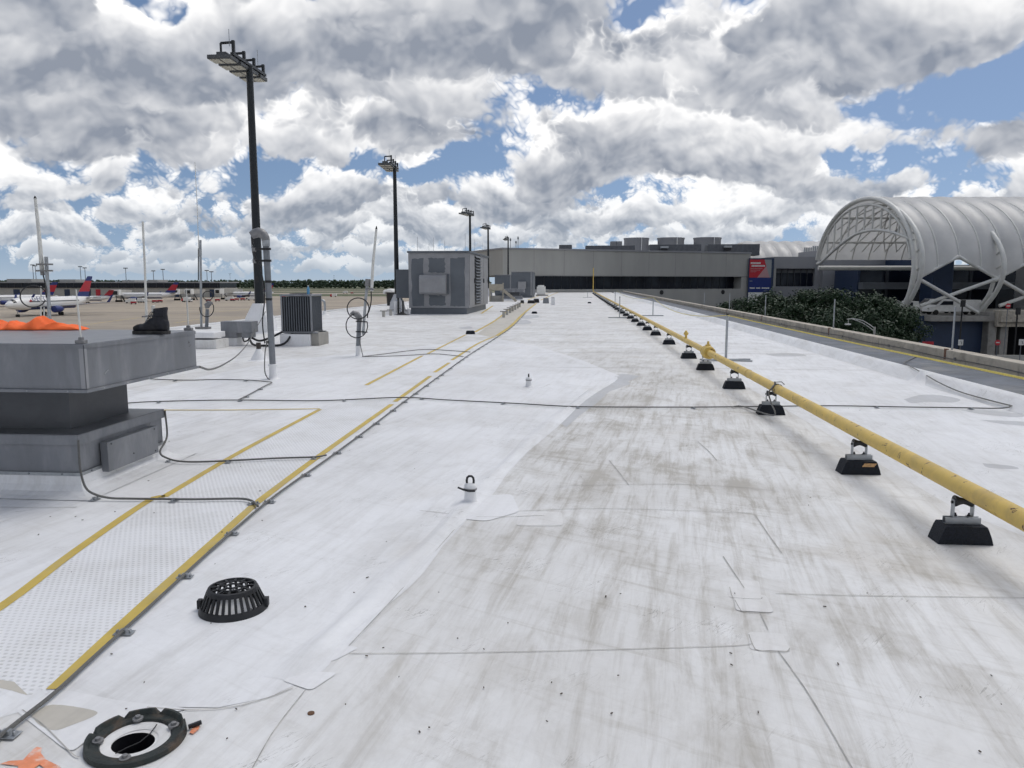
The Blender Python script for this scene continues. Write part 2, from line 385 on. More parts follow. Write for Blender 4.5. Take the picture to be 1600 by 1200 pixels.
M['plane_white'] = mat('airliner white', (0.78, 0.78, 0.77), 0.3, var=0.03, spec=0.5)
M['plane_grey'] = mat('wing grey', (0.33, 0.34, 0.36), 0.4, 0.2, var=0.08)
M['tyre'] = mat('tyre rubber', (0.02, 0.02, 0.02), 0.9)
M['orange'] = mat('orange safety cloth', (1.0, 0.19, 0.06), 0.8, var=0.1, vs=5, bump=0.15, bs=300, spec=0.2)
M['boot'] = mat('black boot leather', (0.014, 0.015, 0.022), 0.55, var=0.5, vs=18, bump=0.3, bs=60, dirt=(0.075, 0.07, 0.07), dirt_amt=0.5, ds=8)
M['boot_sole'] = mat('boot sole rubber', (0.02, 0.02, 0.021), 0.8, var=0.4, vs=30, dirt=(0.09, 0.085, 0.08), dirt_amt=0.5, ds=9)
M['spray'] = mat('orange marking paint', (0.75, 0.27, 0.14), 0.8, var=0.2, vs=12, dirt=(0.72, 0.66, 0.62), dirt_amt=0.9, ds=14)
M['sign_red'] = mat('sign red', (0.5, 0.025, 0.04), 0.5, var=0.05)
M['sign_blue'] = mat('sign blue', (0.012, 0.03, 0.17), 0.5, var=0.05)
M['sign_pink'] = mat('sign pale red', (0.5, 0.28, 0.29), 0.5, var=0.05)
M['sign_grey'] = mat('sign grey print', (0.3, 0.32, 0.33), 0.5, var=0.05)
M['beige'] = mat('beige steel stair', (0.36, 0.33, 0.27), 0.6, var=0.15)
M['bottle'] = mat('blue water bottle', (0.1, 0.3, 0.5), 0.15, var=0.1)
M['sticker'] = mat('tan sticker', (0.5, 0.3, 0.14), 0.6, var=0.3, vs=40)

def pad_material():
    m = bpy.data.materials.new('studded walkway membrane'); m.use_nodes = True; b = NB(m.node_tree); p = m.node_tree.nodes['Principled BSDF']
    geo = b.n('ShaderNodeNewGeometry').outputs['Position']
    x, y, z = b.xyz(geo)
    row = b.m('FLOOR', b.m('DIVIDE', y, 0.030))
    xs = b.m('ADD', b.m('DIVIDE', x, 0.034), b.m('MULTIPLY', b.m('MODULO', row, 2.0), 0.5))
    fx = b.m('ABSOLUTE', b.m('SUBTRACT', b.m('FRACT', xs), 0.5)); fy = b.m('ABSOLUTE', b.m('SUBTRACT', b.m('FRACT', b.m('DIVIDE', y, 0.030)), 0.5))
    stud = b.m('MULTIPLY', b.ramp(fx, 0.20, 0.28, 1.0, 0.0), b.ramp(fy, 0.17, 0.26, 1.0, 0.0))
    wear = b.noise(geo, 1.3, 6.0, 0.65)
    c = b.mix(b.ramp(wear, 0.4, 0.7, 0.0, 0.5), (0.77, 0.78, 0.80, 1), (0.58, 0.575, 0.56, 1))
    c = b.mix(b.m('MULTIPLY', stud, b.ramp(wear, 0.3, 0.65, 0.22, 0.5)), c, (0.36, 0.36, 0.36, 1))
    blot = b.ramp(b.noise(geo, 3.2, 7.0, 0.7), 0.62, 0.76, 0.0, 0.55)
    c = b.mix(b.m('MULTIPLY', blot, b.m('ADD', b.m('MULTIPLY', stud, 0.7), 0.3)), c, (0.24, 0.23, 0.22, 1))
    b.L.new(c, p.inputs['Base Color']); p.inputs['Roughness'].default_value = 0.6
    bn = b.n('ShaderNodeBump'); bn.inputs['Strength'].default_value = 0.7; bn.inputs['Distance'].default_value = 0.004
    b.L.new(stud, bn.inputs['Height']); b.L.new(bn.outputs[0], p.inputs['Normal'])
    return m
def apron_material():
    m = bpy.data.materials.new('airport apron concrete'); m.use_nodes = True; b = NB(m.node_tree); p = m.node_tree.nodes['Principled BSDF']
    geo = b.n('ShaderNodeNewGeometry').outputs['Position']
    n1 = b.noise(b.v('MULTIPLY', geo, (0.25, 1.0, 1.0)), 0.045, 6.0, 0.62, 0.5)
    n2 = b.noise(b.v('MULTIPLY', geo, (0.6, 1.0, 1.0)), 0.25, 5.0, 0.65)
    x, y, z = b.xyz(geo)
    jx = b.ramp(b.m('ABSOLUTE', b.m('SUBTRACT', b.m('FRACT', b.m('DIVIDE', x, 7.6)), 0.5)), 0.485, 0.495)
    jy = b.ramp(b.m('ABSOLUTE', b.m('SUBTRACT', b.m('FRACT', b.m('DIVIDE', y, 7.6)), 0.5)), 0.485, 0.495)
    c = b.mix(b.ramp(n1, 0.36, 0.66), (0.40, 0.335, 0.255, 1), (0.285, 0.245, 0.20, 1))
    c = b.mix(b.ramp(n2, 0.5, 0.72, 0.0, 0.5), c, (0.21, 0.19, 0.165, 1))
    c = b.mix(b.m('MULTIPLY', b.m('MAXIMUM', jx, jy), 0.35), c, (0.16, 0.14, 0.12, 1))
    tyre = b.ramp(b.noise(b.v('MULTIPLY', geo, (0.06, 1.0, 1.0)), 0.16, 4.0, 0.6, 0.6), 0.6, 0.72, 0.0, 0.45)
    c = b.mix(tyre, c, (0.13, 0.12, 0.11, 1))
    b.L.new(c, p.inputs['Base Color']); p.inputs['Roughness'].default_value = 0.85
    return m
def leaf_material(name, a, bcol):
    m = bpy.data.materials.new(name); m.use_nodes = True; b = NB(m.node_tree); p = m.node_tree.nodes['Principled BSDF']
    geo = b.n('ShaderNodeNewGeometry')
    n1 = b.noise(geo.outputs['Position'], 0.9, 4.0, 0.6)
    c = b.mix(b.m('MULTIPLY', b.m('ADD', n1, geo.outputs['Random Per Island']), 0.5), a + (1,), bcol + (1,))
    b.L.new(c, p.inputs['Base Color']); p.inputs['Roughness'].default_value = 0.6; p.inputs['Specular IOR Level'].default_value = 0.3
    return m
def skin_material():
    m = bpy.data.materials.new('silver canopy film'); m.use_nodes = True; b = NB(m.node_tree); p = m.node_tree.nodes['Principled BSDF']
    geo = b.n('ShaderNodeNewGeometry').outputs['Position']
    n1 = b.noise(geo, 0.35, 5.0, 0.6)
    c = b.mix(b.ramp(n1, 0.35, 0.7), (0.74, 0.74, 0.73, 1), (0.64, 0.64, 0.635, 1))
    b.L.new(c, p.inputs['Base Color']); p.inputs['Roughness'].default_value = 0.36; p.inputs['Specular IOR Level'].default_value = 0.5
    tr = b.n('ShaderNodeBsdfTranslucent'); tr.inputs[0].default_value = (0.75, 0.75, 0.74, 1)
    mx = b.n('ShaderNodeMixShader'); mx.inputs[0].default_value = 0.34
    b.L.new(p.outputs[0], mx.inputs[1]); b.L.new(tr.outputs[0], mx.inputs[2])
    b.L.new(mx.outputs[0], m.node_tree.nodes['Material Output'].inputs[0])
    return m
M['pad'] = pad_material(); M['apron'] = apron_material(); M['skin'] = skin_material()
M['leaf'] = leaf_material('dark street tree leaves', (0.011, 0.027, 0.013), (0.034, 0.066, 0.026))
M['wood'] = leaf_material('distant woodland', (0.022, 0.042, 0.026), (0.045, 0.078, 0.042))
M['grass'] = mat('mown airfield grass', (0.085, 0.10, 0.05), 0.9, var=0.35, vs=0.02, dirt=(0.2, 0.18, 0.12), dirt_amt=0.7, ds=0.012, stretch=(0.2, 1, 1))
M['bark'] = mat('bark', (0.06, 0.045, 0.035), 0.9, var=0.3, vs=8)

# ================================================================== SETTING
APZ = -9.7
def sheet(name, poly, z, m, parent=None):
    mb = MB(); mb.add([(p[0], p[1], z) for p in poly], [tuple(range(len(poly)))]); return ob(name, mb, m, parent)
tag(sheet('apron', [(-4500, -400), (-14.0, -400), (-14.0, 175), (700, 175), (700, 5000), (-4500, 5000)], APZ, M['apron']), kind='structure')
tag(sheet('road', [(-14.0, -400), (900, -400), (900, 175), (-14.0, 175)], APZ - 0.006, M['asphalt']), kind='structure')
fld = tag(sheet('airfield_grass', [(-1400, 640), (900, 640), (900, 770), (-1500, 770)], APZ + 0.012, M['grass']), kind='structure')
for k, (y0, y1) in enumerate(((850, 960), (1010, 1200), (1260, 4900))):
    tag(sheet('airfield_grass', [(-4400, y0), (1200, y0), (1200, y1), (-4400, y1)], APZ + 0.012, M['grass']), kind='structure')
# painted lead-in lines on the apron
ln = MB()
def apron_line(pts, w=0.35):
    ln.strip(smooth_path([at(u, v, APZ) for (u, v) in pts], 6), w, APZ + 0.02)
apron_line([(130, 508), (232, 495), (320, 489), (420, 480)], 0.45); apron_line([(272, 505), (330, 497), (420, 497)], 0.4)
tag(ob('taxi_line', ln, M['yellow_stripe']), kind='structure')

# ---- the roof the photographer stands on
ROOF_L, ROOF_R, ROOF_Y0, ROOF_Y1 = -14.0, 5.5, -6.0, 124.0
def cut(y): return 124.0 + (y - 124.0)
DR = at(213, 1157)                                  # centre of the open drain
DRH = 0.30
xs = sorted([ROOF_L, -10, -7, -5, -3.5, -2.2, DR.x - DRH, DR.x + DRH, 0, 1, 2, 3, 4, 5, ROOF_R])
ys = sorted([ROOF_Y0, 0, DR.y - DRH, DR.y + DRH, 4, 6, 8, 12, 18, 26, 40, 60, 90, ROOF_Y1])
rmb = MB(); vid = {}
for j, y in enumerate(ys):
    for i, x in enumerate(xs):
        vid[i, j] = len(rmb.v); rmb.v.append((x, y if y < ROOF_Y1 else 126.9 + (x + 12.5) * 0.503, 0.0))
di, dj = xs.index(DR.x - DRH), ys.index(DR.y - DRH)
for j in range(len(ys) - 1):
    for i in range(len(xs) - 1):
        if (i, j) != (di, dj): rmb.f.append((vid[i, j], vid[i + 1, j], vid[i + 1, j + 1], vid[i, j + 1]))
sq, ci = [], []                                      # the cell around the drain has a round hole in it
for k in range(32):
    a = 2 * math.pi * (k + 0.5) / 32; cx, sy = math.cos(a), math.sin(a); f = DRH / max(abs(cx), abs(sy))
    sq.append(len(rmb.v)); rmb.v.append((DR.x + cx * f, DR.y + sy * f, 0.0))
for k in range(32):
    a = 2 * math.pi * (k + 0.5) / 32
    ci.append(len(rmb.v)); rmb.v.append((DR.x - 0.006 + 0.072 * math.cos(a), DR.y - 0.010 + 0.064 * math.sin(a), -0.004))
for k in range(32): rmb.f.append((sq[k], sq[(k + 1) % 32], ci[(k + 1) % 32], ci[k]))
for (i, j, k) in ((di, dj, 20), (di + 1, dj, 28), (di + 1, dj + 1, 4), (di, dj + 1, 12)):
    rmb.f.append((vid[i, j], sq[k % 32], sq[(k - 1) % 32]))
roof = tag(ob('roof', rmb, M['roof']), kind='structure')
# low raised membrane edge along the left eave
mb = MB(); mb.box(ROOF_L - 0.25, ROOF_L, ROOF_Y0, ROOF_Y1, -0.4, 0.06); ob('eave_edge', mb, M['roof_clean'], roof)
# building under it
wl = thing('concourse_building', 'low concourse carrying the white roof underfoot', 'building', (-3, 60, APZ))
mb = MB(); mb.box(-10.8, 9.8, -66, 63, 0.02, 9.2); ob('wall', mb, M['facade2'], wl)

def Z(n): return 0.0011 * n
# cleaner sheet with its fold line, laid over the dirty field; its pale colour also paints in a facet tilted to the light
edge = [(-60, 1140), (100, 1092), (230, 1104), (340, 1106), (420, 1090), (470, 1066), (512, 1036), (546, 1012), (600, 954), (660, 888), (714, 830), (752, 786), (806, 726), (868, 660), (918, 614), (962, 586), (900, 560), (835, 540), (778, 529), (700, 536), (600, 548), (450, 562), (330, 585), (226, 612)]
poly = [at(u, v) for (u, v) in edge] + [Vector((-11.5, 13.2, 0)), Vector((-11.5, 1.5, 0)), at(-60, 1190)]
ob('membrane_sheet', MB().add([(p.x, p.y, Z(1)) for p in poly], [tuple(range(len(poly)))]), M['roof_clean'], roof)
# welded cover strip along the fold, slightly humped
cs = smooth_path([at(u, v) for (u, v) in ((440, 1062), (500, 1008), (590, 928), (680, 842), (738, 778), (800, 716), (868, 654), (925, 612), (962, 588))], 5)
mb = MB(); n = len(cs); prof = [(-0.13, 0.0), (-0.09, 0.15), (-0.05, 0.6), (0.0, 1.0), (0.04, 0.7), (0.08, 0.15), (0.11, 0.0)]
for k in range(n):
    t = (cs[min(k + 1, n - 1)] - cs[max(k - 1, 0)]).normalized(); nr = Vector((-t.y, t.x, 0)); fd = min(1.0, k / 5.0, (n - 1 - k) / 5.0)
    mb.v += [tuple(cs[k] + nr * a * (0.8 + 0.2 * math.sin(k * 0.7)) + Vector((0, 0, 0.0016 + 0.02 * h_ * fd))) for (a, h_) in prof]
for k in range(n - 1):
    for i in range(6): mb.f.append((k * 7 + i, k * 7 + i + 1, k * 7 + 7 + i + 1, k * 7 + 7 + i))
ob('cover_strip', mb, M['roof_clean'], roof, smooth=True)
cs2 = smooth_path([at(u, v) for (u, v) in ((962, 588), (900, 562), (835, 542), (778, 531))], 4)
ob('cover_strip', MB().strip(cs2, 0.16, Z(2)), M['patch'], roof)
pr = [(4.9, 2.0), (5.45, 2.0), (5.45, 60), (2.9, 60), (2.75, 30), (2.62, 12), (2.7, 5.5), (3.4, 3.0)]
ob('membrane_sheet', MB().add([(x, y, Z(0.5)) for (x, y) in pr], [tuple(range(len(pr)))]), M['roof_clean'], roof)
# darker grey smears beside the fold
for poly in ([(885, 668), (905, 650), (935, 628), (952, 612), (985, 600), (975, 590), (945, 592), (915, 612), (880, 640), (868, 656)],
             [(930, 612), (958, 606), (1000, 588), (972, 584), (948, 592)]):
    sheet('membrane_smear', [at(u, v) for (u, v) in poly], Z(1.5 if len(poly) > 6 else 1.8), M['stain'], roof)
# round-cornered weld patches
def patch(uvs, zz=2, m='patch', name='membrane_patch', wob=0.0):
    c = [at(u, v) for (u, v) in uvs]; out = []
    n = len(c)
    for i in range(n):
        p, a, bq = c[i], c[i - 1], c[(i + 1) % n]
        r = 0.16
        for t in (0, 0.25, 0.5, 0.75, 1):
            q0 = p.lerp(a, r); q1 = p.lerp(bq, r)
            q = q0.lerp(p, t).lerp(p.lerp(q1, t), t); out.append(q)
    mb = MB(); mb.add([(q.x, q.y, Z(zz)) for q in out], [tuple(range(len(out)))]); return ob(name, mb, m if not isinstance(m, str) else M[m], roof)
patch([(478, 1026), (520, 1034), (562, 1012), (520, 1006)]); patch([(440, 1064), (486, 1080), (528, 1052), (480, 1050)], 3)
patch([(1138, 934), (1190, 936), (1186, 908), (1140, 906)], 2, 'patch_worn'); patch([(1150, 955), (1210, 958), (1196, 930), (1146, 934)], 3, 'patch_worn')
patch([(1172, 1016), (1236, 1018), (1222, 990), (1168, 988)], 2, 'patch_worn'); patch([(806, 822), (880, 822), (878, 800), (812, 799)], 2, 'patch_worn')
patch([(690, 808), (760, 815), (812, 800), (800, 772), (722, 778)], 3)
patch([(20, 1108), (110, 1178), (170, 1130), (300, 1108), (190, 1096), (100, 1078)], 2)
# silt and stains with outlines of their own
def blotch(uvs, m, zz=1.2, name='stain'):
    c = smooth_path([at(u, v) for (u, v) in uvs] + [at(*uvs[0])], 4)[:-1]
    ob(name, MB().add([(q.x, q.y, Z(zz)) for q in c], [tuple(range(len(c)))]), M[m], roof)
blotch([(48, 1116), (82, 1102), (142, 1110), (150, 1118), (112, 1134), (84, 1142), (60, 1132)], 'silt', 2.6)
blotch([(-30, 1010), (10, 1020), (30, 1066), (46, 1086), (20, 1080), (-30, 1062)], 'silt', 1.6)
for pl in ([(1412, 624), (1440, 617), (1470, 618), (1500, 624), (1488, 629), (1450, 628), (1425, 630)],
           [(1500, 641), (1550, 642), (1600, 648), (1590, 652), (1540, 648)], [(1530, 656), (1600, 659), (1660, 664), (1650, 668), (1570, 663)],
           [(1195, 553), (1240, 552), (1260, 556), (1215, 557)], [(1535, 724), (1580, 728), (1590, 733), (1545, 731)],
           [(800, 502), (822, 500), (830, 505), (808, 507)], [(812, 494), (836, 492), (842, 496), (818, 498)], [(716, 512), (733, 510), (738, 513), (722, 514)]):
    blotch(pl, 'stain', 1.4)
# membrane seams: a thin line of trapped dirt along each lap; patch outlines also paint in edge shadow
seams = [[(545, 1022), (700, 1021), (860, 1018), (1010, 1014), (1140, 1010), (1176, 1007)], [(395, 1200), (430, 1140), (478, 1078)], [(545, 1010), (620, 930), (710, 828)],
         [(230, 1106), (300, 1110), (360, 1106), (410, 1094), (458, 1076)], [(35, 1110), (70, 1136), (112, 1178), (124, 1184)], [(1212, 928), (1330, 931), (1460, 933), (1640, 935)],
         [(1130, 870), (1150, 900), (1163, 920)], [(1188, 958), (1200, 985)], [(1216, 1018), (1260, 1080), (1320, 1180), (1345, 1230)], [(812, 799), (920, 795), (1060, 798), (1190, 803)],
         [(1180, 805), (1200, 835), (1222, 865)], [(655, 798), (690, 802), (714, 806)], [(744, 808), (790, 808), (850, 806)], [(0, 793), (60, 794), (120, 793)], [(870, 760), (960, 758), (1060, 757), (1160, 762), (1215, 768)], [(952, 720), (972, 744), (982, 758)], [(1090, 690), (1108, 706), (1120, 720)],
         [(1140, 918), (1144, 932), (1150, 935), (1186, 937), (1191, 934)], [(1148, 938), (1156, 952), (1164, 957), (1204, 959)], [(1170, 992), (1177, 1010), (1186, 1017), (1226, 1019), (1234, 1014)], [(1270, 553), (1180, 552), (1080, 553), (980, 553)], [(800, 604), (826, 606), (845, 606), (860, 600)]]
for k, s in enumerate(seams):
    pts = smooth_path([at(u, v) for (u, v) in s], 6)
    ob('seam', MB().strip(pts, 0.0024 + 0.0006 * pts[0].length, Z(3.4)), M['seam'], roof)
for k, y in enumerate([14.6, 17.8, 20.9, 24.0, 27.1, 30.3, 33.4, 36.5, 42.6, 48.6, 54.8, 61.0, 67.2, 76.3, 85.5, 97.6]):
    x0, x1 = (-1.8, 5.4) if y < 24 else (-2.0, 5.4)
    ob('seam', MB().strip([(x0 - random.random() * 2 if y > 24 else x0 + random.random(), y, 0), (2, y + 0.05, 0), (x1 - random.random(), y, 0)], 0.012 + 0.0012 * y, Z(2.2)), M['seam'], roof)

# ---- walkway of studded membrane with yellow borders
walk = tag(bpy.data.objects.new('walkway', None), kind='structure'); C.objects.link(walk)
Rr = [at(u, v) for (u, v) in ((72, 1086), (230, 944), (400, 791), (500, 716), (625, 624), (720, 558), (772, 527))]
Ll = [at(u, v) for (u, v) in ((-130, 1030), (0, 957), (120, 866), (235, 790), (380, 708), (505, 640))]
Rr2 = Rr[:5]
pp = [at(-20, 1060), at(22, 1066), at(45, 1088), at(52, 1086), at(62, 1076)] + Rr[0:5] + [at(560, 622), at(505, 640)] + list(reversed(Ll))
ob('studded_mat', MB().add([(p.x, p.y, Z(2)) for p in pp], [tuple(range(len(pp)))]), M['pad'], walk)
def stripe(uvs, w, name='border_stripe'):
    ob(name, MB().strip(smooth_path([at(u, v) for (u, v) in uvs], 4), w, Z(4)), M['yellow_stripe'], walk)
stripe([(84, 1078), (230, 941), (400, 787)], 0.062); stripe([(400, 787), (500, 712), (612, 632)], 0.066); stripe([(617, 628), (672, 588)], 0.07); stripe([(679, 582), (702, 567)], 0.07); stripe([(706, 563), (745, 538), (772, 526)], 0.075)
stripe([(-130, 1022), (0, 950), (120, 860), (232, 783), (258, 776)], 0.062); stripe([(256, 777), (380, 704), (500, 640)], 0.062); stripe([(240, 641), (360, 641), (500, 639)], 0.05)
stripe([(572, 602), (660, 556)], 0.07); stripe([(668, 553), (728, 523)], 0.07)
stripe([(776, 525), (800, 508), (818, 490), (838, 474)], 0.12); stripe([(742, 519), (775, 500), (800, 481), (815, 474)], 0.1)
stripe([(845, 469), (862, 461), (872, 457)], 0.14); stripe([(824, 469), (846, 461), (860, 457)], 0.14); stripe([(752, 490), (770, 478)], 0.12)
far = [at(u, v) for (u, v) in ((745, 522), (772, 528), (800, 510), (822, 488), (842, 472), (820, 472), (798, 484), (772, 503))]
ob('studded_mat', MB().add([(p.x, p.y, Z(1.3)) for p in far], [tuple(range(len(far)))]), M['silt'], walk)

# ---- right roof edge: cant, grey strip, concrete coping
cant = MB()
for (x, z) in ((5.42, 0.003), (5.50, 0.05), (5.58, 0.13), (5.66, 0.17), (5.71, 0.17)): cant.v += [(x, ROOF_Y0, z), (x + 0.0, ROOF_Y1, z)]
for k in range(4): cant.f.append((k * 2, k * 2 + 2, k * 2 + 3, k * 2 + 1))
ob('edge_cant', cant, M['roof_clean'], roof, smooth=True)
mb = MB(); mb.box(5.69, 6.86, ROOF_Y0, ROOF_Y1, -0.3, 0.14); ob('edge_flashing', mb, M['strip_grey'], roof)
par = thing('parapet', 'low beige concrete parapet along the right roof edge', 'parapet', (6.98, 60, 0))
y = ROOF_Y0
while y < ROOF_Y1 - 1:
    L = 6.06; mb = MB(); mb.box(-0.13, 0.14, y - 60, min(y + L, ROOF_Y1) - 60 - 0.012, -0.3, 0.36)
    ob('coping_block', mb, M['coping'], par, bevel=0.012); y += L
pc = MB(); pts = []
for k in range(0, 131):
    pts.append((-0.145, -66 + k, 0.22 + 0.012 * math.sin(k * 1.7)))
pc.tube(pts, 0.009, 5); ob('cable', pc, M['cable'], par)
for k in range(26):
    ob('cable_clip', MB().cbox((-0.142, -63.6 + k * 3.03, 0.225), 0.03, 0.05, 0.05), M['zinc'], par)
# membrane gusset where the cable climbs the cant
ob('corner_gusset', MB().lathe([(0.34, 0.0), (0.2, 0.03), (0.1, 0.1), (0.04, 0.2), (0.0, 0.22)], 10), M['patch'], roof, smooth=True, loc=(5.5, 12.75, 0.0))

# ================================================================== NEAR THINGS ON THE ROOF
# ---- open drain body with clamping ring
dr = thing('roof_drain', 'open round drain with notched iron clamping ring and dark hole', 'drain', (DR.x, DR.y, 0))
mb = MB(); n = 56
prof_in, prof_out = 0.114, 0.162
rings = [[] for _ in range(6)]
for i in range(n):
    a = 2 * math.pi * i / n; notch = (i % 7 in (0,)) and (0.05 < (a / math.pi) < 1.25)
    top = 0.03 if not notch else 0.012
    if a > math.pi * 1.2: top = 0.016
    for k, (r, z) in enumerate(((prof_in, 0.004), (prof_in + 0.004, 0.012), (0.145, 0.014), (0.153, top), (prof_out, top), (prof_out + 0.004, 0.0))):
        rings[k].append((r * math.cos(a), r * math.sin(a), z))
mb.ring_loft(rings, cap=False); ob('clamp_ring', mb, M['iron_green'], dr, smooth=True)
for a in (40, 118, 196, 285):
    c = (0.124 * math.cos(R(a)), 0.124 * math.sin(R(a)))
    w = ob('bolt', MB().lathe([(0.019, 0.010), (0.019, 0.017), (0.010, 0.018), (0.009, 0.026), (0.0, 0.027)], 16), M['zinc'], dr, smooth=True, loc=(c[0], c[1], 0))
ob('clamp_liner', MB().lathe([(0.116, 0.003), (0.09, 0.002), (0.076, -0.002)], 32, cap=False), M['roof'], dr, loc=(-0.003, -0.005, 0), smooth=True)
mb = MB(); mb.lathe([(0.074, -0.005), (0.074, -0.05), (0.065, -0.16), (0.05, -0.3), (0.0, -0.3)], 28, cap=False); ob('sump_bowl', mb, M['hole'], dr, smooth=True, loc=(-0.006, -0.010, 0))
mb = MB(); mb.tube([(-0.02, -0.09, 0.008), (-0.005, -0.05, 0.004), (0.02, -0.01, 0.002), (0.03, 0.04, 0.005), (0.028, 0.085, 0.010)], 0.0022, 5); ob('wire', mb, M['black_cable'], dr)
mb = MB(); mb.beam((0.15, 0.08, 0.01), (0.185, 0.108, 0.014), 0.012, 0.012); ob('lug', mb, M['iron'], dr)
# ---- loose dome strainer
c = at(365, 951)
ds = thing('dome_strainer', 'loose black slotted dome strainer lying upright beside the yellow border', 'drain strainer', (c.x, c.y, Z(1)))
R0, R1, H0, H1 = 0.158, 0.112, 0.028, 0.112
mb = MB(); mb.lathe([(R0 - 0.012, 0.0), (R0 + 0.006, 0.0), (R0 + 0.004, 0.012), (R0 - 0.004, 0.03), (R0 - 0.014, 0.03)], 48, cap=False); mb.f.append(tuple()) if False else None
ob('base_ring', mb, M['iron'], ds, smooth=True)
mb = MB(); mb.lathe([(R1 - 0.016, 0.104), (R1 - 0.008, 0.118), (R1 + 0.004, 0.115), (R1 + 0.012, 0.096), (R1 + 0.002, 0.094)], 48, cap=False); ob('top_ring', mb, M['iron'], ds, smooth=True)
for i in range(30):
    a = 2 * math.pi * i / 30; cs_, sn = math.cos(a), math.sin(a)
    mb = MB(); mb.beam(((R0 - 0.008) * cs_, (R0 - 0.008) * sn, 0.022), ((R1 + 0.004) * cs_, (R1 + 0.004) * sn, 0.104), 0.0125, 0.010, up=Vector((cs_, sn, 0.4)))
    ob('rib', mb, M['iron'], ds)
mb = MB()
for r in (0.03, 0.066):
    mb.tube([(r * math.cos(2 * math.pi * i / 24), r * math.sin(2 * math.pi * i / 24), 0.116) for i in range(25)], 0.005, 6)
for i in range(6):
    a = math.pi * i / 3; mb.beam((0.03 * math.cos(a), 0.03 * math.sin(a), 0.115), (0.066 * math.cos(a), 0.066 * math.sin(a), 0.115), 0.009, 0.008)
for i in range(12):
    a = math.pi * i / 6 + 0.26; mb.beam((0.066 * math.cos(a), 0.066 * math.sin(a), 0.115), (0.103 * math.cos(a), 0.103 * math.sin(a), 0.113), 0.009, 0.008)
ob('top_grate', mb, M['iron'], ds)
for a in (10, 190):
    ob('lug', MB().cbox((0.16 * math.cos(R(a)), 0.16 * math.sin(R(a)), 0.03), 0.022, 0.035, 0.045, R(a)), M['iron'], ds, bevel=0.004)

